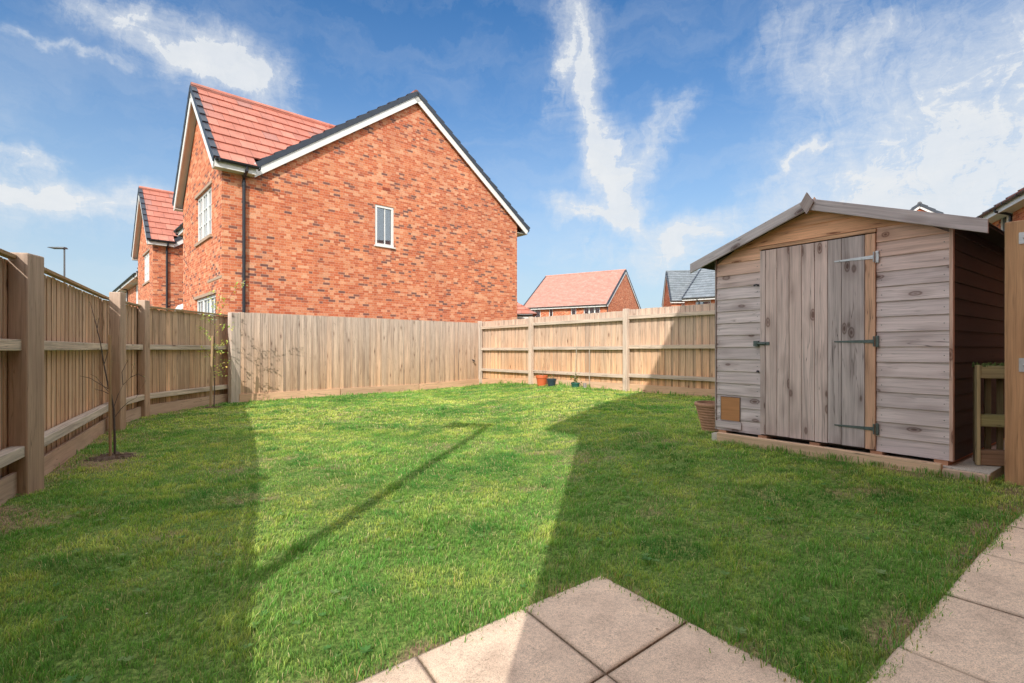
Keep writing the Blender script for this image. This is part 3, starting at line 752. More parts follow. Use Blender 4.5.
def window(parent, o, ud, nr, a, b, z0, z1, mull=(), bars=0, blind_or_sky=False, depth=.07, sill='white', lintel=None, curtain=True, parts=True):
    """window in hole (a..b, z0..z1) on plane (o, ud, nr); frame sits back by depth"""
    o, ud, nr = V(o), V(ud).normalized(), V(nr).normalized(); up = V((0, 0, 1))
    mb = MB(); fw = .045
    def bx(m, u0, u1, y0, y1, d0, d1, tint=(1, 1, 1)):
        p = o + ud*u0 + up*y0 - nr*d0
        m.box(p, ud*(u1-u0), -nr*(d1-d0), up*(y1-y0), tint)
    g_ = .002
    bx(mb, a+g_, a+fw, z0+g_, z1-g_, depth-.03, depth+.03); bx(mb, b-fw, b-g_, z0+g_, z1-g_, depth-.03, depth+.03)
    bx(mb, a+fw, b-fw, z1-fw, z1-g_, depth-.03, depth+.03); bx(mb, a+fw, b-fw, z0+g_, z0+fw, depth-.03, depth+.03)
    edges = [a+fw] + [m for m in mull] + [b-fw]
    for m_ in mull: bx(mb, m_-.035, m_+.035, z0+fw, z1-fw, depth-.032, depth+.028)
    for p_, q_ in zip(edges, edges[1:]):   # sash rims and glazing bars
        s0 = p_+(.035 if p_ in mull else 0); s1 = q_-(.035 if q_ in mull else 0)
        for u0, u1, y0, y1 in ((s0+.001, s0+.022, z0+fw, z1-fw), (s1-.022, s1-.001, z0+fw, z1-fw), (s0+.022, s1-.022, z1-fw-.022, z1-fw-.001), (s0+.022, s1-.022, z0+fw+.001, z0+fw+.022)):
            bx(mb, u0, u1, y0, y1, depth-.036, depth-.004)
        for k in range(bars):
            zc = z0+fw+(z1-z0-2*fw)*(k+1)/(bars+1); bx(mb, s0+.035, s1-.035, zc-.011, zc+.011, depth-.03, depth-.01)
        if bars: bx(mb, (s0+s1)/2-.011, (s0+s1)/2+.011, z0+fw+.035, z1-fw-.035, depth-.029, depth-.009)
    w = mb.build('window', M['white'], parent)
    g2 = MB(); bx(g2, a+fw, b-fw, z0+fw, z1-fw, depth+.0, depth+.006); g2.build('pane', M['glass'], w)
    rm = MB(); bx(rm, a+.01, b-.01, z0+.01, z1-.01, depth+.5, depth+.51); 
    for u in (a+.005, b-.015): bx(rm, u, u+.01, z0, z1, depth+.03, depth+.5)
    bx(rm, a, b, z0-.01, z0, depth+.04, depth+.5); rm.build('interior', M['room'], w)
    if blind_or_sky == 'sky_panel':
        bl = MB(); bx(bl, a+.03, b-.03, z0+.03, z1-.03, depth+.03, depth+.034); bl.build('blind_or_sky', M['white'], w)  # white panel behind the glass stands in for reflected sky
    elif blind_or_sky:
        bl = MB(); z = z0+.05
        while z < z1-.05:
            p = o+ud*(a+.05)+up*z-nr*(depth+.045); bl.box(p, ud*(b-a-.1), -nr*.012+up*.024, up*.0015+nr*.001); z += .028
        bl.build('blind_or_sky', M['blind_or_sky'], w)
    elif curtain:
        for s0, s1 in ((a+.05, a+.05+(b-a)*.2), (b-.05-(b-a)*.2, b-.05)):
            n = 10; cu = MB()
            for k in range(n):
                d0 = depth+.08+.015*math.sin(k*2.1); d1 = depth+.08+.015*math.sin((k+1)*2.1)
                u0 = s0+(s1-s0)*k/n; u1 = s0+(s1-s0)*(k+1)/n
                P = [o+ud*u0+up*(z0+.03)-nr*d0, o+ud*u1+up*(z0+.03)-nr*d1, o+ud*u1+up*(z1-.03)-nr*d1, o+ud*u0+up*(z1-.03)-nr*d0]
                cu.face(P, [(0, 0)]*4, [(1, 1, 1, 0)]*4)
            cu.build('curtain', M['blind_or_sky'], w)
    if sill:
        s_ = MB(); bx(s_, a-.03, b+.03, z0-.03 if sill == 'white' else z0-.07, z0-.001, -.04, depth-.03); s_.build('sill', M[sill], w)
    if lintel:
        s_ = MB(); bx(s_, a-.08, b+.08, z1+.003, z1+.07, -.025, .02); s_.build('lintel', M[lintel], w)
    return w
def gutter(parent, p0, p1, out, z, down=None, ground=0, wall_off=.3, name='gutter'):
    """half-round-ish gutter along p0-p1, outwards 'out' (unit). down: fraction positions of downpipes"""
    p0, p1, out = V(p0), V(p1), V(out); mb = MB(); d = (p1-p0).normalized(); up = V((0, 0, 1))
    n = 6
    prof = [(out*(.055+.055*math.cos(t)) + up*(-.055*math.sin(t))) for t in [math.pi*k/n for k in range(n+1)]]
    a, b = p0+up*z, p1+up*z
    for q, r in zip(prof, prof[1:]): 
        mb.face([a+q, b+q, b+r, a+r], [(0, 0)]*4, [(1, 1, 1, 0)]*4, True)
        q2, r2 = q*.93+up*.004, r*.93+up*.004; mb.face([a+q2, a+r2, b+r2, b+q2], [(0, 0)]*4, [(1, 1, 1, 0)]*4, True)
    for e in (a, b): mb.face([e+q for q in prof], [(0, 0)]*(n+1), [(1, 1, 1, 0)]*(n+1))
    L = (b-a).length; x = .05
    while x < L: mb.box(a+d*x+up*-.062+out*-.0, d*.03, out*.118, up*.008); mb.box(a+d*x+up*-.05+out*.108, d*.03, out*.01, up*.055); x += .8
    gt_ = mb.build(name, M['black'], parent)
    for f in (down or []):
        c = a.lerp(b, f)+out*.055-up*.05; w = c-out*(wall_off+.055-.055)-up*.22
        m = MB(); m.tube([c+up*.01, c-up*.07, w+up*.04, w-up*.02, V((w.x, w.y, ground))], .034, 10)
        zz = w.z-.1
        while zz > ground+.2: m.tube([V((w.x, w.y, zz-.03)), V((w.x, w.y, zz+.03))], .04, 10); zz -= 1.6
        m.build('downpipe', M['black'], parent)
    return gt_
def verge(parent, e, r, nr, n, ov, fascia=True, vmat='verge', hb=.17, cap=.06):
    """cap pieces and white bargeboard on a verge: e eave end point, r ridge point (on wall plane), nr outward horizontal"""
    e, r, nr = V(e), V(r), V(nr).normalized(); d = (r-e); L = d.length; du = d.normalized(); up = du.cross(nr).normalized()
    if up.z < 0: up = -up
    mb = MB()
    for i in range(n):
        a = e+du*(L*i/n); 
        mb.hexa([a+nr*(ov-.10)-up*.08+up*.0, a+nr*(ov+.02)-up*.08, a+du*(L/n)+nr*(ov-.10)-up*.08, a+du*(L/n)+nr*(ov+.02)-up*.08,
                 a+nr*(ov-.10)+up*cap, a+nr*(ov+.02)+up*cap, a+du*(L/n)+nr*(ov-.10)+up*(cap-.035), a+du*(L/n)+nr*(ov+.02)+up*(cap-.035)], (1, 1, 1), 1)
    mb.build('verge_cap', M[vmat], parent)
    if fascia:
        m = MB(); a = e+nr*(ov-.025)-up*(.082+hb); m.box(a, d, nr*.022, up*hb)
        m.build('bargeboard', M['white'], parent)
        m = MB(); a = e+nr*.002-up*(.13+.012); m.box(a, d, nr*(ov-.03), up*.012); m.build('soffit', M['soffit'], parent)

def simple_house(nm, label, cat, org, ang, L, W, ze, pitch, tile='tile_red', wall='brick_far', wins=(), ev=.3, vo=.08, ncourse=None, down=(), hip=False, group=None, vm='verge', ends=(True, True), doors=(), zbase=-.3, bh=.15):
    """footprint local x 0..L (ridge), y 0..W. wins: (face, a, b, z0, z1, mullions, bars, blind)"""
    h = thing(nm, label, cat, (org[0], org[1], 0), ang, group)
    tp = math.tan(math.radians(pitch)); zr = ze+tp*W/2
    F = {'f': ((0, 0, 0), (1, 0, 0), (0, -1, 0), [(0, zbase), (L, zbase), (L, ze), (0, ze)]),
         'b': ((0, W, 0), (1, 0, 0), (0, 1, 0), [(0, zbase), (L, zbase), (L, ze), (0, ze)]),
         'l': ((0, 0, 0), (0, 1, 0), (-1, 0, 0), [(0, zbase), (W, zbase), (W, ze)] + ([] if hip else [(W/2, zr)]) + [(0, ze)]),
         'r': ((L, 0, 0), (0, 1, 0), (1, 0, 0), [(0, zbase), (W, zbase), (W, ze)] + ([] if hip else [(W/2, zr)]) + [(0, ze)])}
    vs, fs = [], []
    for k, (o, u, n, poly) in F.items():
        hs = [w[1:5] for w in wins if w[0] == k] + [(d[1], d[2], zbase+.31, d[3]) for d in doors if d[0] == k]
        v_, f_ = wall_with_holes(poly, hs, o, u, n); off = len(vs); vs += v_; fs += [tuple(i+off for i in f) for f in f_]
    poly_obj('wall', vs, fs, M[wall], h)
    for w in wins:
        o, u, n, _ = F[w[0]]; window(h, o, u, n, w[1], w[2], w[3], w[4], mull=w[5] if len(w) > 5 else (), bars=w[6] if len(w) > 6 else 0, blind_or_sky=w[7] if len(w) > 7 else False)
    for d_ in doors:
        o, u, n, _ = F[d_[0]]; o, u, n = V(o), V(u), V(n); m = MB()
        m.box(o+u*(d_[1]+.002)-n*.08+V((0, 0, zbase+.312)), u*(d_[2]-d_[1]-.004), -n*.05, V((0, 0, d_[3]-zbase-.315)))
        dd = m.build('door', M['door'], h)
        m = MB(); c = o+u*(d_[1]+.1)-n*.07+V((0, 0, 1.0)); m.tube([c, c+n*.06, c+n*.06+u*.1], .01, 6); m.build('handle', M['steel'], dd)
    mb = MB(); nc = ncourse or max(6, int(math.hypot(W/2+ev, tp*(W/2+ev))/.33))
    zt = ze-tp*ev+.10; zr2 = zr+.10
    hx = W/2 if hip else 0
    e = V
    course_slope(mb, (-vo-(ev if hip else 0), -ev, zt), (L+vo+(ev if hip else 0), -ev, zt), (-vo+hx, W/2, zr2), (L+vo-hx, W/2, zr2), nc)
    course_slope(mb, (L+vo+(ev if hip else 0), W+ev, zt), (-vo-(ev if hip else 0), W+ev, zt), (L+vo-hx, W/2, zr2), (-vo+hx, W/2, zr2), nc)
    if hip:
        course_slope(mb, (-vo-ev, W+ev, zt), (-vo-ev, -ev, zt), (-vo+hx, W/2, zr2), (-vo+hx, W/2, zr2), nc)
        course_slope(mb, (L+vo+ev, -ev, zt), (L+vo+ev, W+ev, zt), (L+vo-hx, W/2, zr2), (L+vo-hx, W/2, zr2), nc)
    roof = mb.build('roof', M[tile], h)
    # underside, ridge
    m = MB()
    m.tube([(-vo+hx, W/2, zr2), (L+vo-hx, W/2, zr2)], .09, 10); m.build('ridge_tile', M[tile], roof)
    m = MB(True)
    for y0, y1 in ((-ev, -.001), (W+.001, W+ev)): m.abox(-vo, L+vo, y0, y1, ze-tp*ev-.09, ze-tp*ev-.075)
    m.build('soffit', M['soffit'], h)
    m = MB(True)
    for y0, y1 in ((-ev-.02, -ev), (W+ev, W+ev+.02)): m.abox(-vo, L+vo, y0, y1, ze-tp*ev-.1, ze-tp*ev+.09)
    m.build('fascia', M['white'], h)
    gutter(h, (-vo, -ev-.02, 0), (L+vo, -ev-.02, 0), (0, -1, 0), ze-tp*ev+.07, down, 0, ev-.03)
    gutter(h, (-vo, W+ev+.02, 0), (L+vo, W+ev+.02, 0), (0, 1, 0), ze-tp*ev+.07, (), 0, ev-.03)
    if not hip:
        for x, n_ in ((0, -1), (L, 1)):
            for y0 in (-ev, W+ev): verge(h, (x, y0, zt), (x, W/2, zr2), (n_, 0, 0), nc, vo, vmat=vm, hb=bh)
    return h

# main house type with projecting front wing
ANG = math.atan2(.674, .739)
def wing_house(label, org, full=True):
    h = thing('house', label, 'house', (org[0], org[1], 0), ANG, 'brick houses in a row beyond the left fence')
    t0, t1, tm, bw, bd = .96, 8.74, 4.85, 4.24, 8.2
    zs, zt, zr = 4.95, 5.10, 8.24
    zroof = lambda t: zt + (zr-zt)*(1-abs(t-tm)/4.35)
    vs, fs = [], []
    def add(poly, holes, o, u, n, depth=.09):
        v_, f_ = wall_with_holes(poly, holes, o, u, n, depth); off = len(vs); vs.extend(v_); fs.extend(tuple(i+off for i in f) for f in f_)
    W1 = (3.61, 4.17, 3.82, 4.91)
    zg = lambda t: zroof(t)-.1
    add([(0, -.3), (t1, -.3), (t1, zg(t1)), (tm, zr-.1), (t0-.3, zg(t0-.3)), (0, zs+.05)], [W1], (0, 0, 0), (1, 0, 0), (0, -1, 0))
    Wu = (.94, 2.55, 3.72, 4.87); Wl = (.55, 2.65, 1.0, 2.32)
    apx = 2.12; wr = 7.52; wzt = 5.10; ws = (wr-wzt)/2.36
    add([(0, -.3), (bw, -.3), (bw, zs+.05), (apx, wr-.15), (0, zs+.05)], [Wu, Wl], (0, 0, 0), (0, 1, 0), (-1, 0, 0))
    add([(0, -.3), (t0, -.3), (t0, zs+.05), (0, zs+.05)], [], (0, bw, 0), (1, 0, 0), (0, 1, 0))
    add([(bw, -.3), (bd, -.3), (bd, zs+.2), (bw, zs+.2)], [(5.0, 6.0, 0.02, 2.12), (5.1, 6.4, 3.7, 4.85)], (t0, 0, 0), (0, 1, 0), (-1, 0, 0))
    add([(0, -.3), (bd, -.3), (bd, zs+.2), (0, zs+.2)], [(1.2, 2.6, 3.7, 4.8), (5, 6.6, 3.7, 4.8)], (t1, 0, 0), (0, 1, 0), (1, 0, 0))
    add([(t0, -.3), (t1, -.3), (t1, zg(t1)), (tm, zr-.1), (t0, zg(t0))], [], (0, bd, 0), (1, 0, 0), (0, 1, 0))
    poly_obj('wall', vs, fs, M['brick'], h)
    window(h, (0, 0, 0), (1, 0, 0), (0, -1, 0), *W1, blind_or_sky=True, mull=(), depth=.05)
    m = MB(); m.abox(3.905, 3.925, .03, .06, 3.88, 4.85); m.build('mullion', M['white'], h)
    window(h, (0, 0, 0), (0, 1, 0), (-1, 0, 0), *Wu, mull=(1.477, 2.013), bars=2, lintel='stone', sill='stone')
    window(h, (0, 0, 0), (0, 1, 0), (-1, 0, 0), *Wl, mull=(1.25, 1.95), bars=2, lintel='stone', sill='stone')
    window(h, (t0, 0, 0), (0, 1, 0), (-1, 0, 0), 5.1, 6.4, 3.7, 4.85, mull=(5.75,), bars=2, lintel='stone', sill='stone')
    window(h, (t1, 0, 0), (0, 1, 0), (1, 0, 0), 1.2, 2.6, 3.7, 4.8, mull=(1.9,)); window(h, (t1, 0, 0), (0, 1, 0), (1, 0, 0), 5, 6.6, 3.7, 4.8, mull=(5.8,))
    m = MB(); m.abox(t0+.06, t0+.11, 5.003, 5.997, .02, 2.118); d_ = m.build('door', M['door'], h)
    m = MB(); m.tube([(t0+.06, 5.12, 1.0), (t0+.0, 5.12, 1.0), (t0+.0, 5.22, 1.0)], .01, 6); m.build('handle', M['steel'], d_)
    # porch canopy
    m = MB()
    m.hexa([(.15, 4.65, 2.32), (.958, 4.65, 2.32), (.15, 6.35, 2.32), (.958, 6.35, 2.32), (.2, 4.7, 2.42), (.958, 4.7, 2.75), (.2, 6.3, 2.42), (.958, 6.3, 2.75)])
    m.abox(.13, .956, 4.63, 6.37, 2.24, 2.318); m.build('porch_canopy', M['white'], h)
    # air brick
    m = MB(); m.abox(3.83, 4.05, -.006, .02, 5.33, 5.40, (1, 1, 1)); m.build('air_brick', plain('terracotta_vent', (.28, .06, .03), .8, .1), h)
    # soldier stone over ground floor / string course
    m = MB(); m.abox(-.012, 0, .0, 1.3, 2.62, 2.68); m.build('string_course', M['stone'], h)
    # main roof
    mb = MB(); nc = 15; ov = .06
    course_slope(mb, (.5, -ov, zt), (.5, bd+ov, zt), (tm, -ov, zr), (tm, bd+ov, zr), nc)
    course_slope(mb, (9.2, -ov, zt), (9.2, bd+ov, zt), (tm, -ov, zr), (tm, bd+ov, zr), nc)
    rf = mb.build('roof', M['tile_red'], h)
    m = MB(); m.tube([(tm, -ov, zr+.0), (tm, bd+ov, zr+.0)], .09, 10); m.build('ridge_tile', M['tile_red'], rf)
    for y, n_ in ((0, -1), (bd, 1)):
        for x in (.5, 9.2): verge(h, (x, y, zt), (tm, y, zr), (0, n_, 0), nc, ov+.05, hb=.15)
    # wing roof
    mb = MB(); wb0, wb1 = -.24, 4.48; wo = -.2; nc2 = 9
    c1y, c1z = wb0+(apx-wb0)/nc2, wzt+(wr-wzt)/nc2
    course_slope(mb, (wo, wb0, wzt), (.64, wb0, wzt), (wo, c1y, c1z), (.64, c1y, c1z), 1)
    course_slope(mb, (wo, c1y, c1z), (4.4, c1y, c1z), (wo, apx, wr), (4.4, apx, wr), nc2-1, v0=1)
    course_slope(mb, (wo, wb1, wzt), (4.4, wb1, wzt), (wo, apx, wr), (4.4, apx, wr), nc2)
    rf2 = mb.build('wing_roof', M['tile_red'], h)
    m = MB(); m.tube([(wo, apx, wr+.01), (3.75, apx, wr+.01)], .08, 10); m.build('ridge_tile', M['tile_red'], rf2)
    for y0 in (wb0, wb1): verge(h, (0, y0, wzt), (0, apx, wr), (-1, 0, 0), nc2, .2, hb=.17)
    # boxed eaves of the wing, side facing the viewer and the far side
    m = MB(True)
    m.abox(-.19, .62, wb0, wb0+.02, 4.93, 5.12); m.abox(-.19, .62, wb1-.02, wb1, 4.93, 5.12); m.abox(.60, .62, wb0+.021, -.002, 4.93, 5.2)
    m.build('fascia', M['white'], h)
    m = MB(True); m.abox(-.185, .598, wb0+.022, -.002, 4.935, 4.95); m.abox(-.185, .598, bw+.002, wb1-.022, 4.935, 4.95)
    m.abox(.52, t0-.002, bw+.3, bd, 4.935, 4.95); m.abox(t1+.002, 9.15, 0, bd, 4.935, 4.95); m.build('soffit', M['soffit'], h)
    m = MB(True); m.abox(9.15, 9.17, -.05, bd, 4.92, 5.1); m.abox(.5, .519, bw+.3, bd, 4.92, 5.1); m.build('fascia', M['white'], h)
    gutter(h, (-.19, wb0, 0), (.66, wb0, 0), (0, -1, 0), 5.09, (.72,), 0, .24)
    gutter(h, (9.17, -.05, 0), (9.17, bd, 0), (1, 0, 0), 5.09, (.9,), 0, .38)
    gutter(h, (.5, bw+.3, 0), (.5, bd+.05, 0), (-1, 0, 0), 5.09, (.95,), 0, .4)
    return h
KA, KB = V((.739, .674)).normalized(), V((-.674, .739)).normalized()
K1 = V((-6.29, 11.08))
wing_house('large red brick house whose gable wall with one small window fills the left view', K1)
K2 = K1 + KA*.13 + KB*10.65
wing_house('red brick house with front gable half hidden behind the large brick house', K2)
# third house in the row (ridge along KB)
K3 = K1 + KA*.95 + KB*19.2
# local x along -KB ... use angle so local x = KB, local y = -KA -> footprint to the right is negative; start from far corner
o3 = K3 + KB*11.0
simple_house('house', 'farthest brick house of the row, only its dark eaves showing over the left fence', 'house', (o3.x, o3.y), ANG-math.pi/2, 11.0, 8.0, 5.1, 36, wall='brick', ev=.4,
             wins=(('f', 1.2, 2.4, 3.6, 4.7, (1.8,), 2), ('f', 6.6, 7.8, 3.6, 4.7, (7.2,), 2)), down=(.35, .93), doors=(('f', 4, 5, 2.1),), group='brick houses in a row beyond the left fence')
# middle house, pink roof
md = V((-.857, .515)).normalized(); mdp = V((.515, .857)).normalized()
# local x must run left->right (towards viewer-right) so that -y faces the camera
om = V((8.0, 42.7)) + md*8.2 + mdp*.3
simple_house('house', 'distant detached brick house with long pale red roof rising over the back fence', 'house', (om.x, om.y), math.atan2(-md.y, -md.x), 8.1, 9.0, 4.95, 36, tile='tile_pink', ev=.3,
             wins=(('f', .5, 1.7, 3.6, 4.7, (1.1,), 0, 'sky_panel'), ('f', 2.55, 2.95, 3.7, 4.7), ('f', 4.7, 5.2, 3.7, 4.7, (), 0, 'sky_panel'), ('f', 5.9, 7.4, 3.5, 4.7, (6.4, 6.9), 0, 'sky_panel')), ncourse=26, down=(.99,), group=None)
# garage with hipped roof just right of the big gable
simple_house('garage', 'low outbuilding with hipped red tiled roof tucked beside the big brick gable', 'garage', (-4.6, 22.3), 0, 5.4, 4.6, 2.62, 34, hip=True, wall='brick', ncourse=9, ev=.2)
# grey roofed houses
a1 = math.atan2(-.13, .99)
simple_house('house', 'distant brick house with small steep grey gabled roof left of the shed', 'house', (12.85, 41.2), a1, 8, 3.9, 5.1, 51, tile='tile_grey', ev=.2, vo=.1, ncourse=16, wins=(('f', .8, 1.6, 3.7, 4.7), ('f', 3, 4, 3.7, 4.7)))
a2 = math.atan2(-.6, .8)
simple_house('house', 'brick house with big grey tiled roof partly hidden behind the shed', 'house', (12.9, 38.2), a2, 11, 8.6, 4.95, 31, tile='tile_grey', ev=.35, ncourse=12, wins=(('f', .8, 1.9, 3.5, 4.6), ('f', 4, 5.4, 3.5, 4.6, (4.7,))), down=(.1,))
simple_house('house', 'house whose grey gable tip just shows above the shed roof', 'house', (21.75, 21.65), math.atan2(.78, .62), 8, 7.0, 5.1, 37, tile='tile_grey', ev=.3, wins=(), bh=.09)
# right-hand near house: ridge parallel to visible wall; wall runs (.427,.904)
rd = V((.427, .904)).normalized()
w0 = V((13.22, 12.85)) + rd*2.8
simple_house('house', 'brick house with black gutter and white window above the gate post at the right edge', 'house', tuple(w0), math.atan2(-rd.y, -rd.x), 9, 7.5, 5.16, 35, tile='tile_red', wall='brick', ev=.35, vo=.3,
             wins=(('f', .56, 1.43, 3.7, 4.93, (1.0,)), ('f', 4.5, 5.9, 3.7, 4.85, (5.2,))), down=(.197,))
# the house whose patio this is (behind the camera, casts the big shadow)
wa = V((.78, .63)).normalized(); wc = V((-.49, -.92))
# local: gable wall facing the garden; ridge runs away from the garden (direction (.63,-.78))
ow = wc
hp = simple_house('house', 'brick house behind the patio whose gable shadow falls across lawn and shed', 'house', (ow.x, ow.y), math.atan2(-.78, .63), 9.5, 8.7, 5.70, 39.5, wall='brick', ev=.5, vo=.1,
             wins=(('l', 1.2, 2.4, 3.6, 4.7, (1.8,)), ('l', 5.5, 7.0, 3.6, 4.7, (6.2,)), ('l', 5.6, 6.9, .9, 2.1, (6.2,))), doors=(('l', 2.3, 4.1, 2.1),), zbase=-.3, down=(.5,))

# ------------------------------------------------------------------ street lamps
def lamp(x, y, label, H=6.0, d=(-1, 0), arm=.5, th=.8):
    t = thing('street_lamp', label, 'street lamp', (x, y, 0), 0, 'street lamps')
    m = MB(); m.tube([(0, 0, -.2), (0, 0, 1.3)], .08, 12); m.tube([(0, 0, 1.3), (0, 0, 1.4), (0, 0, H-.05)], [.085*th, .075*th, .06*th], 12); m.build('column', M['lamp'], t)
    m = MB(); dx, dy = d
    m.tube([(0, 0, H-.06), (dx*.12, dy*.12, H)], .03, 8)
    px, py = -dy, dx
    def q(s, w, z): return (dx*s+px*w, dy*s+py*w, z)
    m.hexa([q(-.05, -.18, H-.02), q(-.05, .13, H-.02), q(arm+.12, -.24, H-.01), q(arm+.12, .24, H-.01), q(-.05, -.1, H+.05), q(-.05, .1, H+.05), q(arm+.12, -.10, H+.04), q(arm+.12, .10, H+.04)])
    m.build('lantern', M['lamp'], t); return t
lamp(-21.9, 25.0, 'grey street lamp with flat head seen over the left fence', 6.0, (-1, -.1), th=.6)
lamp(-1.95, -1.62, 'grey street lamp behind the patio whose thin shadow crosses the lawn', 6.0, (-.97, .25))

# ------------------------------------------------------------------ pots
def pot(name, label, x, y, r, h, mat, kind='plain', soil=True):
    z = g(x, y)
    t = thing(name, label, 'plant pot', (x, y, z-.005), 0, 'plant pots on the lawn')
    m = MB()
    if kind == 'ribbed':
        pr = [(0, 0), (r*.62, 0)]
        n = 9
        for i in range(n):
            f0, f1 = i/n, (i+.75)/n
            rr = lambda f: r*(.62+.34*f)
            pr += [(rr(f0), h*.86*f0+.004), (rr((f0+f1)/2)+.007, h*.86*(f0+f1)/2), (rr(f1), h*.86*f1)]
        pr += [(r*.95, h*.86), (r*1.03, h*.88), (r*1.05, h*.94), (r*1.02, h), (r*.93, h), (r*.9, h*.9), (r*.86, h*.72)]
    else:
        pr = [(0, 0), (r*.7, 0), (r*.9, h*.74), (r*1.0, h*.75), (r*1.02, h*.98), (r*1.0, h), (r*.93, h), (r*.86, h*.8)]
    m.lathe(pr, 40); m.build('pot', mat, t)
    if soil:
        m = MB(); n = 24; zz = h*.8; ring = [(r*.86*math.cos(2*math.pi*k/n), r*.86*math.sin(2*math.pi*k/n), zz) for k in range(n)]
        m.face(ring, [(0, 0)]*n, [(1, 1, 1, 0)]*n); m.build('soil', M['soil'], t)
    return t
pot('plant_pot', 'large weathered terracotta pot with ribbed sides beside the shed corner', 2.24, 5.66, .2, .31, M['terracotta'], 'ribbed')
def F2(px, off):   # point off metres in front of the back-right fence at picture bearing px
    k = (px-512)/511; a = V((-.93, 15.3)); t = (k*a.y-a.x)/(d2.x-k*d2.y); return a+d2*t+nin*off
def stems(t, n, h, lean, r=.004, tint=(.3, .24, .17), branch=True):
    m = MB(True)
    for k in range(n):
        a = R.uniform(0, 6.28); x0, y0 = .03*math.cos(a), .03*math.sin(a); pts = []
        for i in range(6):
            f = i/5; pts.append((x0+lean*f*math.cos(a)*f+R.uniform(-.01, .01), y0+lean*f*math.sin(a)*f+R.uniform(-.01, .01), .1+h*f*R.uniform(.97, 1)))
        m.tube(pts, [r*(1-.7*i/5) for i in range(6)], 5, tint)
    return m.build('stem', M['cane'], t)
def leaves(name, t, pts, size, cols, mat=None):
    m = MB()
    for p in pts:
        a, b = R.uniform(0, 6.28), R.uniform(-.6, .9); s = size*R.uniform(.6, 1.3)
        d = V((math.cos(a)*math.cos(b), math.sin(a)*math.cos(b), math.sin(b))); sd_ = d.cross(V((R.uniform(-.3, .3), R.uniform(-.3, .3), 1))).normalized()
        c = R.choice(cols); c = tuple(x*R.uniform(.75, 1.25) for x in c)
        p = V(p); u = sd_.cross(d)*s*.12
        m.face([p, p+d*s*.45+sd_*s*.24+u, p+d*s, p+d*s*.45-sd_*s*.24+u], [(0, 0)]*4, [(*c, 0)]*4)
    return m.build(name, mat or M['leaf'], t)
q = F2(550, .28); t = pot('plant_pot', 'bright orange plastic pot holding bare twigs by the back fence', q.x, q.y, .15, .25, M['orange']); stems(t, 4, .85, .35)
q = F2(560.5, .30); t = pot('plant_pot', 'small black plastic pot right beside the orange pot', q.x, q.y, .12, .18, M['blackpot']); stems(t, 2, .3, .05)
leaves('leaves', t, [(R.gauss(0, .06), R.gauss(0, .06), .16+R.random()*.12) for _ in range(40)], .05, [(.08, .14, .03)])
q = F2(585, .32); t = pot('plant_pot', 'small dark green plastic pot with a leafy seedling by the back fence', q.x, q.y, .105, .12, M['greenpot'])
leaves('leaves', t, [(R.gauss(0, .05), R.gauss(0, .05), .1+R.random()*.18) for _ in range(60)], .07, [(.12, .2, .04), (.2, .22, .06)]); stems(t, 1, .3, .1)
for px, lean, H, lab in ((578, .12, .98, 'thin pale cane leaning on the fence left of the green pot'), (593, 0, 1.05, 'thin straight pale cane standing against the fence right of the green pot')):
    q = F2(px, .12); z = g(*q); m = MB(); m.tube([(q.x, q.y, z-.05), (q.x+lean*.3*d2.x, q.y+lean*.3*d2.y, z+H*.5), (q.x+lean*d2.x*.6, q.y+lean*d2.y*.6, z+H)], .009, 6, (.5, .45, .38))
    tag(m.build('garden_cane', M['cane']), lab, 'cane', 'canes leaning on the back fence')
q = F2(591, .25); m = MB(); z = g(*q); m.box((q.x, q.y, z-.02), (.07, 0, 0), (0, .06, 0), (0, 0, .13), (.3, .28, .26)); 
tag(m.build('wooden_stake_stub', M['fence'], bevel=.004), 'short grey timber stub in the grass beside the green pot', 'stub')

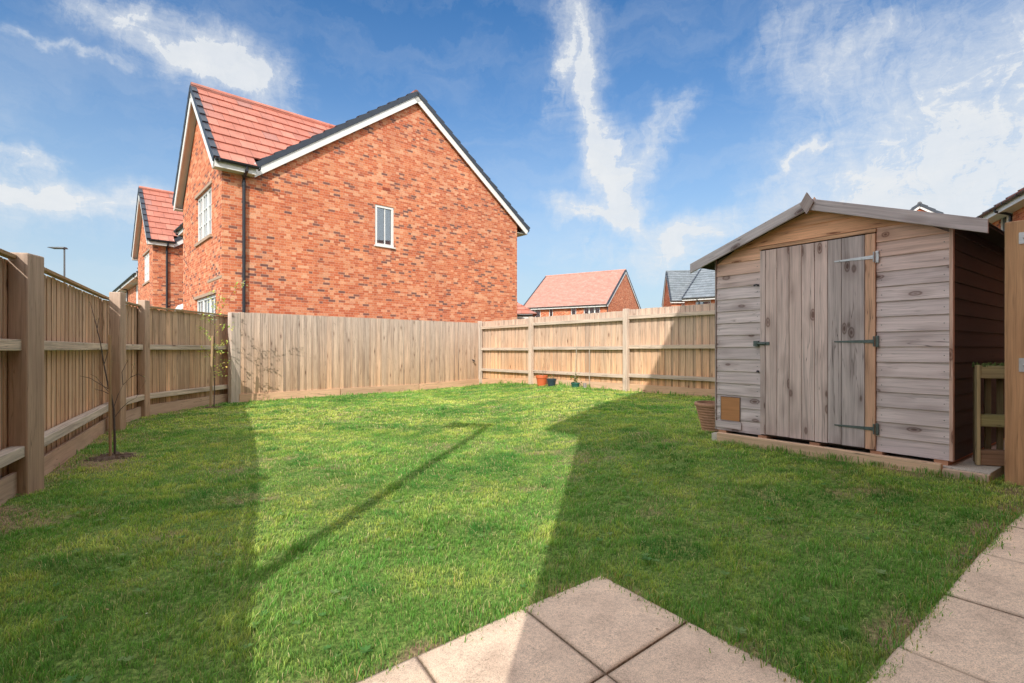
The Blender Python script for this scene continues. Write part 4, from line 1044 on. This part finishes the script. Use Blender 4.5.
# ------------------------------------------------------------------ saplings
def at(px, py, Y): return V(((px-512)/511*Y, Y, 1.07-(py-349)/511*Y))
def sapling1():
    Y = 5.3; b = at(114, 456, Y); t = thing('sapling', 'bare young tree with thin dark leaning stem beside the near left fence post', 'sapling', (b.x, b.y, g(b.x, b.y)), 0, 'young trees along the left fence')
    L = lambda px, py, dy=0: at(px, py, Y+dy)-V(t.location)
    m = MB()
    m.tube([L(115, 458), L(114.5, 430), L(113.5, 408), L(111, 395), L(108.5, 387), L(104, 365), L(100.5, 343), L(95, 320), L(90, 302)], [.012, .0105, .0095, .0085, .0075, .006, .0045, .003, .0015], 8)
    m.build('trunk', M['bark'], t)
    m = MB(True)
    for pts in ([(113.5, 408), (118, 395), (123, 385), (131, 377), (134, 365)], [(123, 385), (122, 372), (128, 360)], [(108.5, 389), (98, 383), (90, 378), (80, 376)], [(111, 395), (103, 391), (95, 389)],
                [(104, 365), (108, 352), (110, 345)], [(114, 418), (121, 409), (128, 402), (136, 398), (146, 380)], [(100.5, 343), (97, 330), (99, 318)], [(113, 402), (109, 392), (105, 388), (96, 377), (90, 374)], [(131, 377), (138, 374), (144, 377)]):
        k = R.uniform(-.2, .3)
        m.tube([L(x, y, k*i*.25) for i, (x, y) in enumerate(pts)], [.0038-.0007*i for i in range(len(pts))], 5)
    m.build('branch', M['bark'], t)
    bp = [L(x+R.uniform(-1, 1), y+R.uniform(-1, 1)) for x, y in ((134, 365), (128, 360), (80, 376), (146, 380), (144, 377), (110, 345), (99, 318), (90, 302), (96, 377), (112, 362)) for _ in range(2)]
    leaves('bud', t, bp, .022, [(.3, .3, .12), (.4, .35, .25)])
    s = at(110.3, 458, Y-.08); m = MB(); top = at(109.8, 335, Y-.08); dz = g(s.x, s.y)
    m.box((s.x-.01, s.y-.01, dz-.1), (.02, 0, 0), (0, .02, 0), (top.x-s.x, 0, top.z-dz+.1), (.42, .28, .16), grain=2)
    tag(m.build('stake', M['sleeper'], bevel=.002), 'square wooden stake supporting the bare young tree by the left post', 'stake', 'tree stakes')
sapling1()
def sapling2():
    Y = 9.75; b = at(214, 406, Y); t = thing('sapling', 'young tree with fresh yellow-green leaves in the far left corner', 'sapling', (b.x, b.y, g(b.x, b.y)), 0, 'young trees along the left fence')
    L = lambda px, py, dy=0: at(px, py, Y+dy)-V(t.location)
    m = MB(); main = [(214, 408), (214.5, 385), (213.5, 360), (214.5, 340), (214, 322), (216, 305), (214, 292)]
    m.tube([L(*p) for p in main], [.010, .009, .008, .006, .004, .003, .0015], 8); m.build('trunk', M['bark'], t)
    tw = [[(214, 345), (208, 337), (203, 330), (199, 328)], [(214, 335), (220, 327), (227, 325), (232, 329)], [(214, 350), (221, 344), (228, 343)], [(214, 325), (207, 319), (203, 317)], [(214.5, 318), (221, 310), (228, 300), (236, 287), (243, 283)],
          [(214, 360), (208, 355), (203, 349)], [(214, 368), (221, 364), (229, 361)], [(215, 308), (211, 300), (212, 290)], [(214, 312), (219, 302), (220, 294)], [(214.5, 345), (219, 351), (225, 353)], [(214, 376), (219, 374), (226, 372)]]
    m = MB(True); lp = []; fl = []
    for pts in tw:
        k = R.uniform(-.35, .35); P = [L(x, y, k*i*.3) for i, (x, y) in enumerate(pts)]
        m.tube(P, [.0026-.0004*i for i in range(len(P))], 5)
        for a, b_ in zip(P, P[1:]):
            for _ in range(10): lp.append(a.lerp(b_, R.random())+V((R.gauss(0, .03), R.gauss(0, .03), R.gauss(0, .035))))
    m.build('branch', M['bark'], t)
    leaves('leaves', t, lp, .058, [(.60, .72, .16), (.46, .62, .14), (.72, .72, .24)])
    fp = [L(243+R.gauss(0, 1.6), 283+R.gauss(0, 1.2)) for _ in range(14)] + [L(214+R.gauss(0, 4), 318+R.gauss(0, 4)) for _ in range(14)]
    leaves('blossom', t, fp, .045, [(.7, .68, .62)])
    s = at(210.3, 407, Y-.05); m = MB(); top = at(212.7, 336, Y-.05); z0 = g(s.x, s.y)
    m.box((s.x-.017, s.y-.017, z0-.1), (.034, 0, 0), (0, .034, 0), (top.x-s.x, 0, top.z-z0+.1), (.46, .33, .2), grain=2)
    tag(m.build('stake', M['sleeper'], bevel=.002), 'pale wooden stake supporting the leafy young tree in the corner', 'stake', 'tree stakes')
sapling2()
def soil_patch(cx, cy, r, label, sx=1.0):
    n = 40; vs = [(cx, cy, g(cx, cy)+.02)]
    for j in range(1, 5):
        for k in range(n):
            a = 2*math.pi*k/n; rr = r*j/4*(1+.22*math.sin(3*a+1)+.12*math.sin(7*a)+R.uniform(-.06, .06)*(j == 4) + .16*math.sin(5*a+2)); x, y = cx+rr*math.cos(a)*sx, cy+rr*math.sin(a)
            vs.append((x, y, g(x, y) + (.006 if j < 4 else -.025) + R.uniform(-.012, .016)*(j < 4)))
    fs = [(0, 1+k, 1+(k+1) % n) for k in range(n)]
    for j in range(3):
        for k in range(n): a = 1+j*n+k; b = 1+j*n+(k+1) % n; fs.append((a, a+n, b+n, b))
    o = poly_obj('soil', vs, fs, M['soil']); o['kind'] = 'structure'; o['label'] = label; o['category'] = 'soil'; return o
soil_patch(-4.1, 5.27, .2, 'dark bare soil around the foot of the bare young tree', 1.2)
soil_patch(-5.7, 9.72, .14, 'dark bare soil around the foot of the leafy young tree')

# ------------------------------------------------------------------ grass
def dist_seg(x, y, a, b):
    dx, dy = b[0]-a[0], b[1]-a[1]; t = np.clip(((x-a[0])*dx+(y-a[1])*dy)/(dx*dx+dy*dy), 0, 1)
    return np.hypot(x-a[0]-t*dx, y-a[1]-t*dy)
def shed_area(x, y):
    dx, dy = x-SR.x, y-SR.y; w = dx*ex.x+dy*ex.y; dd = dx*ey.x+dy*ey.y
    return (w > -.235) & (w < sw+.03) & (dd > -.125) & (dd < DEP+.12)
def wear(x, y):      # 0..1 bareness
    n = vnoise(x, y, 1.3)*.45 + vnoise(x, y, 4.1)*.33 + vnoise(x, y, 13)*.22
    e = np.minimum(dist_seg(x, y, (.418, 2.40), (-2.2, .2)), dist_seg(x, y, (.418, 2.40), (1.01, 1.43)))
    p = P0+PU*(PE-SHR*2); p2 = P0+PU*(PE+SHR*6)-PV*8
    e = np.minimum(e, dist_seg(x, y, (p2.x, p2.y), (p.x, p.y)))
    lf_ = dist_seg(x, y, (-2.2, 1.0), (-4.25, 4.55)); lf_ = np.minimum(lf_, dist_seg(x, y, (-4.25, 4.55), (-5.7, 7.1))); lf_ = np.minimum(lf_, dist_seg(x, y, (-5.7, 7.1), (-6.0, 10.8)))
    w = (n-.60)*2.2 + .75*np.exp(-(e/.16)**2) + e*0 + .45*np.exp(-(lf_/.25)**2) + .12*np.exp(-(lf_/1.3)**2)
    w += .35*np.clip((-x-1.2)/2.5, 0, 1)*np.clip((4.2-y)/2, 0, 1)*(vnoise(x, y, 3.7)-.35)*.8
    w += .95*np.exp(-(np.hypot(x+4.1, y-5.25)/.32)**2) + .8*np.exp(-(np.hypot(x+5.7, y-9.65)/.28)**2) + .45*np.exp(-(np.hypot(x-2.8, y-3.75)/.2)**2)
    return np.clip(w, 0, 1)
def scatter(n, y0, y1, dens_fn=None):
    pass
def make_grass():
    pts = []; 
    bands = [(0.6, 2.6, 13000, .0024, .019), (2.6, 4.2, 8500, .0032, .019), (4.2, 7.0, 4200, .0048, .021), (7.0, 16.5, 1900, .0085, .024)]
    allv = []; allc = []; base = 0; quads = []; tris = []
    for y0, y1, den, wd, ht in bands:
        x0, x1 = -max(y1*1.08+.5, 2), min(max(y1*1.08+.5, 2), 8)
        x0 = max(x0, -6.3)
        area = (x1-x0)*(y1-y0); nt = int(area*den/7)
        tx = NR.uniform(x0, x1, nt); ty = NR.uniform(y0, y1, nt)
        k = 7
        tcol = NR.random(nt)
        x = np.repeat(tx, k) + NR.normal(0, .013 if y0 < 4 else .02, nt*k); y = np.repeat(ty, k) + NR.normal(0, .013 if y0 < 4 else .02, nt*k)
        tc = np.repeat(tcol, k); tax, tay = np.repeat(tx, k), np.repeat(ty, k)
        wv = wear(x, y)
        op = on_paving(x, y, 0)
        keep = inpoly(x, y, GARDEN) & ~shed_area(x, y) & ~on_edge(x, y)
        keep &= (np.abs(x) < 1.1*y+.6)
        keep &= NR.random(len(x)) > (wv*.93)
        x, y, tc, tax, tay, wv, op = (a[keep] for a in (x, y, tc, tax, tay, wv, op))
        n = len(x)
        hn = .55+.9*vnoise(x, y, 2.3)*vnoise(x, y, 7.7)*1.6
        h = ht*hn*NR.uniform(.45, 1.35, n)*(1-.4*wv)
        ang = NR.uniform(0, 2*np.pi, n); out = np.stack([x-tax, y-tay], 1); out /= (np.linalg.norm(out, axis=1, keepdims=True)+1e-6)
        ld = out*.6 + np.stack([np.cos(ang), np.sin(ang)], 1)*.7 + np.stack([vnoise(x, y, 1.9)-.5, vnoise(x, y, 2.1)-.5], 1)*1.2
        lean = h*NR.uniform(.3, 1.2, n)
        fa = NR.uniform(0, 2*np.pi, n); wx, wy = np.cos(fa)*wd*NR.uniform(.6, 1.3, n)/1.0, 0
        wy = np.sin(fa)*wd*NR.uniform(.6, 1.3, n)
        z = gz(x, y)-.014+op*.018
        mx_, my_ = x+ld[:, 0]*lean*.35, y+ld[:, 1]*lean*.35
        ex_, ey_ = x+ld[:, 0]*lean, y+ld[:, 1]*lean
        Vv = np.empty((n, 5, 3)); 
        Vv[:, 0] = np.stack([x-wx/2, y-wy/2, z], 1); Vv[:, 1] = np.stack([x+wx/2, y+wy/2, z], 1)
        Vv[:, 2] = np.stack([mx_+wx*.42, my_+wy*.42, z+h*.62+.008], 1); Vv[:, 3] = np.stack([mx_-wx*.42, my_-wy*.42, z+h*.62+.008], 1)
        Vv[:, 4] = np.stack([ex_, ey_, z+h+.010-lean*.15], 1)
        # colour
        pn = vnoise(x, y, .7)*.35+vnoise(x, y, 3.1)*.35+vnoise(x+9, y, 9)*.3; pn2 = vnoise(x, y, 2.0)*.55+vnoise(x, y+5, 6.5)*.45
        lush = np.array([.20, .45, .09]); yel = np.array([.68, .74, .18]); straw = np.array([.80, .70, .38]); deep = np.array([.075, .28, .065])
        t1 = np.clip((pn-.36)*3.0 + (tc-.5)*.7 + NR.normal(0, .12, n), 0, 1)[:, None]
        c = lush*(1-t1)+yel*t1
        t2 = (np.clip((.46-pn2)*5, 0, 1)*.75)[:, None]; c = c*(1-t2)+deep*t2*1+c*0
        st = (NR.random(n) < (.09+.5*wv+.9*np.clip(pn-.54, 0, 1)))[:, None]
        c = np.where(st, straw*NR.uniform(.6, 1.1, n)[:, None], c)
        c = c*NR.uniform(.8, 1.22, n)[:, None]
        C = np.ones((n, 5, 4)); C[:, 0:2, :3] = (c*.45)[:, None]; C[:, 2:4, :3] = c[:, None]; C[:, 4, :3] = c*1.3  # dark roots, light tips: shading painted into the blade colours
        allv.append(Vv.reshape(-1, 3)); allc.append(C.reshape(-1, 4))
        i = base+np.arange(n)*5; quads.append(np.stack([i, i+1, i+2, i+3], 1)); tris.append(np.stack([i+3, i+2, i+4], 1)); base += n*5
    v = np.concatenate(allv); c = np.concatenate(allc); q = np.concatenate(quads); t = np.concatenate(tris)
    me = bpy.data.meshes.new('grass'); me.vertices.add(len(v)); me.vertices.foreach_set('co', v.astype('f').ravel())
    nl = q.size+t.size; me.loops.add(nl); me.loops.foreach_set('vertex_index', np.concatenate([q.ravel(), t.ravel()]).astype('i'))
    me.polygons.add(len(q)+len(t)); me.polygons.foreach_set('loop_start', np.concatenate([np.arange(len(q))*4, q.size+np.arange(len(t))*3]).astype('i'))
    ca = me.color_attributes.new('tint', 'FLOAT_COLOR', 'POINT'); ca.data.foreach_set('color', c.astype('f').ravel())
    me.update(calc_edges=True); me.materials.append(M['grass'])
    o = bpy.data.objects.new('grass', me); COL.objects.link(o); tag(o, 'short mown green grass covering the garden lawn', 'grass', kind='stuff')
    print('blades', len(q))
make_grass()
_n = len(LAWN.data.vertices); _c = np.empty(_n*3); LAWN.data.vertices.foreach_get('co', _c); _c = _c.reshape(-1, 3)
_a = LAWN.data.attributes.new('wear', 'FLOAT', 'POINT'); _a.data.foreach_set('value', wear(_c[:, 0], _c[:, 1]).astype('f'))
# taller weeds along the back fence foot
def weeds():
    m = MB()
    def tuft(x, y, n, s, wf=.006):
        z = g(x, y)
        for _ in range(n):
            a = R.uniform(0, 6.28); h = s*R.uniform(.5, 1.2); l = h*R.uniform(.2, .9); w = wf*R.uniform(.6, 1.3)
            bx_, by_ = x+R.gauss(0, .04), y+R.gauss(0, .03); fx, fy = math.cos(a+1.57)*w, math.sin(a+1.57)*w
            c = R.choice([(.12, .30, .05), (.20, .40, .07), (.42, .46, .16), (.28, .44, .12)]); c = tuple(k*R.uniform(.7, 1.2) for k in c)
            p = [V((bx_-fx, by_-fy, z)), V((bx_+fx, by_+fy, z)), V((bx_+math.cos(a)*l*.4+fx, by_+math.sin(a)*l*.4+fy, z+h*.7)), V((bx_+math.cos(a)*l*.4-fx, by_+math.sin(a)*l*.4-fy, z+h*.7)), V((bx_+math.cos(a)*l, by_+math.sin(a)*l, z+h))]
            m.face(p[:4], [(0, 0)]*4, [(*c, 0)]*4); m.face([p[3], p[2], p[4]], [(0, 0)]*3, [(*c, 0)]*3)
    for px in list(np.arange(484, 760, 3.2)):
        if R.random() < .6:
            q = F2(px, R.uniform(.07, .25)); dens = 3 if 500 < px < 610 else 1
            tuft(q.x, q.y, R.randint(3, 9)*dens//2+2, R.uniform(.04, .10)*(1.35 if 500 < px < 610 else 1))
    for k in range(50):
        f = R.random(); p = V((-5.6, 10.7)).lerp(V((-.93, 15.2)), f)+V((.69, -.72))*R.uniform(.07, .14); tuft(p.x, p.y, R.randint(3, 8), R.uniform(.04, .08))
    for k in range(90):
        w = R.uniform(-.25, sw-.1); p = SR+ex*w-ey*R.uniform(.138, .19); tuft(p.x, p.y, R.randint(6, 16), R.uniform(.025, .06), .0018)
    for k in range(40):
        p = LN[2].lerp(LN[3], R.random())+V((.87, .49))*R.uniform(.08, .3); tuft(p.x, p.y, R.randint(4, 12), R.uniform(.03, .06), .0022)
    def edge(a, b, n, out, sp=.03):
        for _ in range(n):
            p = a.lerp(b, R.random()) + out*(R.uniform(-.004, sp)); tuft(p.x, p.y, R.randint(4, 9), R.uniform(.018, .042), .0017)
    edge(P0, P0+PV*6, 240, V((-.655, .76))*1.0); edge(P0, P0+PU*2.27, 110, V((.64, .77)))
    q0 = P0+PU*PE; edge(q0-PV*7+PU*SHR*5, q0-PU*SHR*2, 330, V((-.655, .76)))
    for _ in range(200):          # coarse clumps
        y = R.uniform(1.5, 7.5); x = R.uniform(-.98, .98)*y
        if inpoly(np.array([x]), np.array([y]), GARDEN)[0] and not on_paving(np.array([x]), np.array([y]), -.02)[0] and not shed_area(np.array([x]), np.array([y]))[0]:
            tuft(x, y, R.randint(5, 14), R.uniform(.028, .05), .0016 if y < 4 else .0026)
    for _ in range(260):          # flat rosettes of broad-leaved weeds
        y = R.uniform(1.5, 6.5); x = R.uniform(-.98, .98)*y
        if not inpoly(np.array([x]), np.array([y]), GARDEN)[0] or on_paving(np.array([x]), np.array([y]), -.03)[0] or shed_area(np.array([x]), np.array([y]))[0]: continue
        z = g(x, y)+.008; a0 = R.random()*6; nl = R.randint(4, 7); r = R.uniform(.012, .028); c = R.choice([(.10, .25, .06), (.16, .30, .08), (.22, .33, .12)])
        for k in range(nl):
            a = a0+k*6.283/nl+R.uniform(-.3, .3); d = V((math.cos(a), math.sin(a), R.uniform(.1, .5))); sd_ = V((-math.sin(a), math.cos(a), 0)); p = V((x, y, z))
            m.face([p, p+d*r*.55+sd_*r*.3, p+d*r, p+d*r*.55-sd_*r*.3], [(0, 0)]*4, [(*c, 0)]*4)
    for _ in range(26):           # dead leaves
        y = R.uniform(1.6, 6); x = R.uniform(-.95, .95)*y
        if shed_area(np.array([x]), np.array([y]))[0]: continue
        z = g(x, y)+.022; a = R.random()*6; r = R.uniform(.012, .024); d = V((math.cos(a), math.sin(a), R.uniform(-.2, .3))); sd_ = V((-math.sin(a), math.cos(a), R.uniform(-.3, .3))); p = V((x, y, z)); c = R.choice([(.4, .28, .15), (.62, .58, .5), (.3, .18, .1)])
        m.face([p, p+d*r*.5+sd_*r*.32, p+d*r, p+d*r*.5-sd_*r*.32], [(0, 0)]*4, [(*c, 0)]*4)
    o = m.build('weeds', M['grass']); tag(o, 'ragged taller grass and weeds along the feet of fences and shed', 'weeds', kind='stuff')
weeds()

# ------------------------------------------------------------------ world
w = bpy.data.worlds.new('World'); sc.world = w; w.use_nodes = True
class WT(NT):
    def __init__(s): s.t = w.node_tree
T = WT(); nt = w.node_tree; bg = nt.nodes['Background']
sky = T.n('ShaderNodeTexSky', sky_type='NISHITA', sun_disc=False)
sky.sun_elevation = math.radians(34); sky.sun_rotation = math.atan2(-SUN.x, -SUN.y) % (2*math.pi)
sky.air_density = 1.0; sky.dust_density = .6; sky.ozone_density = 2.5; sky.altitude = 50
SKY = .15
geo = T.n('ShaderNodeTexCoord').outputs['Generated']
sx = T.n('ShaderNodeSeparateXYZ'); T.l(geo, sx.inputs[0])
az = T.math('ARCTAN2', sx.outputs[0], sx.outputs[1]); el = T.math('ARCSINE', sx.outputs[2])
cv = T.n('ShaderNodeCombineXYZ'); T.l(az, cv.inputs[0]); T.l(el, cv.inputs[1]); ae = cv.outputs[0]
def ang(px, py):
    u = (px-512)/511; v_ = (349-py)/511; return math.atan2(u, 1), math.atan2(v_, math.hypot(1, u))
# warped coordinates for wispy outlines
wn = T.n('ShaderNodeTexNoise'); T.l(ae, wn.inputs['Vector']); wn.inputs['Scale'].default_value = 7; wn.inputs['Detail'].default_value = 6; wn.inputs['Roughness'].default_value = .62
wm = T.n('ShaderNodeVectorMath', operation='MULTIPLY_ADD'); T.l(wn.outputs['Color'], wm.inputs[0]); wm.inputs[1].default_value = (.16, .16, 0)
wsub = T.n('ShaderNodeVectorMath', operation='SUBTRACT'); T.l(ae, wsub.inputs[0]); wsub.inputs[1].default_value = (.08, .08, 0); T.l(wsub.outputs[0], wm.inputs[2])
aw = wm.outputs[0]; sw_ = T.n('ShaderNodeSeparateXYZ'); T.l(aw, sw_.inputs[0])
def streak(x0, y0, x1, y1, wpx, k):
    a0, e0 = ang(x0, y0); a1, e1 = ang(x1, y1); ca, ce = (a0+a1)/2, (e0+e1)/2; L = math.hypot(a1-a0, e1-e0)/2+1e-3; th = math.atan2(e1-e0, a1-a0)
    wr = wpx/511*.9; c, s = math.cos(th), math.sin(th)
    dx = T.math('SUBTRACT', sw_.outputs[0], ca); dy = T.math('SUBTRACT', sw_.outputs[1], ce)
    u = T.math('ADD', T.math('MULTIPLY', dx, c/(L+wr*.4)), T.math('MULTIPLY', dy, s/(L+wr*.4)))
    v_ = T.math('ADD', T.math('MULTIPLY', dx, -s/wr), T.math('MULTIPLY', dy, c/wr))
    u2 = T.math('MULTIPLY', u, u); r = T.math('ADD', T.math('MULTIPLY', u2, u2), T.math('MULTIPLY', v_, v_))
    return T.math('MULTIPLY', T.math('EXPONENT', T.math('MULTIPLY', r, -1)), k)
S_ = [(572, -15, 580, 75, 25, .95), (582, 70, 606, 150, 22, 1.0), (606, 140, 626, 215, 26, 1.0), (626, 175, 683, 98, 14, .7), (545, 200, 612, 218, 12, .9), (612, 205, 690, 245, 17, .7), (560, 45, 552, 110, 8, .5),
      (690, 235, 790, 205, 16, .5), (770, 190, 822, 138, 5, .55), (700, 95, 640, 130, 8, .4), (800, 85, 905, 15, 18, .6), (740, 60, 850, 0, 22, .35), (820, 160, 1060, 50, 60, .5), (850, 250, 1080, 120, 85, .8), (780, 270, 960, 215, 35, .62),
      (640, 262, 720, 225, 14, .5), (60, -6, 180, 10, 12, .8), (130, 25, 215, 60, 14, .75), (190, 40, 285, 100, 26, 1.0), (225, 70, 250, 95, 18, .5), (-10, 12, 140, 60, 4, .5), (70, 55, 105, 85, 9, .4), (-30, 172, 70, 190, 13, .85), (20, 190, 170, 212, 15, .85),
      (40, 148, 72, 160, 8, .8), (-20, 148, 40, 152, 5, .5), (310, 100, 350, 125, 10, .35), (-20, 245, 150, 262, 22, .35), (560, 255, 720, 262, 22, .4), (520, 275, 700, 285, 14, .35), (330, 20, 345, 60, 8, .15),
      (-900, 250, -100, 120, 90, .6), (1200, 150, 2400, 220, 120, .6)]
tot = None
for s_ in [q for q in S_ if q[5] > .42 or q[0] in (740, 850, 560)]:
    e = streak(*s_); tot = e if tot is None else T.math('ADD', tot, e)
fine = T.noise(T.map(aw, (30, 9, 1), rot=(0, 0, -.55)), 1, 6, .7, .9)
f2 = T.noise(T.map(ae, (16, 44, 1), rot=(0, 0, .7)), 1, 4, .7, 1.2)
tex = T.math('ADD', T.math('MULTIPLY', fine, .6), T.math('MULTIPLY', f2, .4))
gate = T.math('MINIMUM', T.math('MULTIPLY', tot, 2.6), 1.0)
cl_a = T.math('ADD', tot, T.math('MULTIPLY', T.math('MULTIPLY', T.math('SUBTRACT', tex, .5), 1.9), gate))
cl_a = T.ramp(cl_a, [(.03, 0), (.4, .27), (.9, .62), (1.7, .88)])
veil = T.math('MULTIPLY', T.ramp(T.noise(T.map(aw, (3, 12, 1), rot=(0, 0, .5)), 1, 6, .6), [(.45, 0), (.75, 1)]), .2)
alpha = T.math('ADD', cl_a, veil, clamp=True)
# pale haze low down
hz = T.ramp(el, [(0.0, .9), (.14, .74), (.28, .38), (.44, .10), (.6, .0)])
hs = T.n('ShaderNodeHueSaturation'); hs.inputs['Saturation'].default_value = 1.15; T.l(sky.outputs[0], hs.inputs['Color'])
scaled = T.mix(1, hs.outputs[0], (SKY, SKY, SKY), 'MULTIPLY')
tinted = T.mix(1, scaled, (.66, .95, 1.10), 'MULTIPLY')
base_ = T.mix(hz, tinted, (.58, .70, .78))
final = T.mix(alpha, base_, T.ramp(tex, [(.25, (.76, .80, .84)), (.75, (.86, .88, .90))]))
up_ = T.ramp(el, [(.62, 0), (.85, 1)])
bk_ = T.ramp(sx.outputs[1], [(0, 1), (.12, 0)])      # added bright fill sky over and behind the viewer, lifts the shade
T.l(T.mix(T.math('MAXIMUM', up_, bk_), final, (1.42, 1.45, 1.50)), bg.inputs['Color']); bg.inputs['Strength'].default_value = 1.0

# ------------------------------------------------------------------ sun, camera
sl = bpy.data.lights.new('sun', 'SUN'); sl.energy = 4.3; sl.angle = math.radians(.4); sl.color = (1, .94, .85)
so = bpy.data.objects.new('sun', sl); COL.objects.link(so); so.rotation_euler = SUN.to_track_quat('-Z', 'Y').to_euler(); so.location = (-3, -10, 12)
cam = bpy.data.cameras.new('camera'); co = bpy.data.objects.new('camera', cam); COL.objects.link(co)
co.location = (0, 0, 1.07); co.rotation_euler = (math.pi/2, 0, 0)
cam.sensor_width = 36; cam.lens = 511/1024*36; cam.shift_y = 7.5/1024; cam.clip_start = .03; cam.clip_end = 2000
sc.camera = co
sc.view_settings.view_transform = 'Standard'; sc.view_settings.look = 'None'; sc.view_settings.exposure = 0; sc.view_settings.gamma = 1
sc.cycles.use_denoising = True
sc.cycles.max_bounces = 4; sc.cycles.diffuse_bounces = 3; sc.cycles.glossy_bounces = 2; sc.cycles.transmission_bounces = 2; sc.cycles.transparent_max_bounces = 6
w.cycles.sampling_method = 'MANUAL'; w.cycles.sample_map_resolution = 512
sc.cycles.use_adaptive_sampling = True; sc.cycles.adaptive_threshold = .02
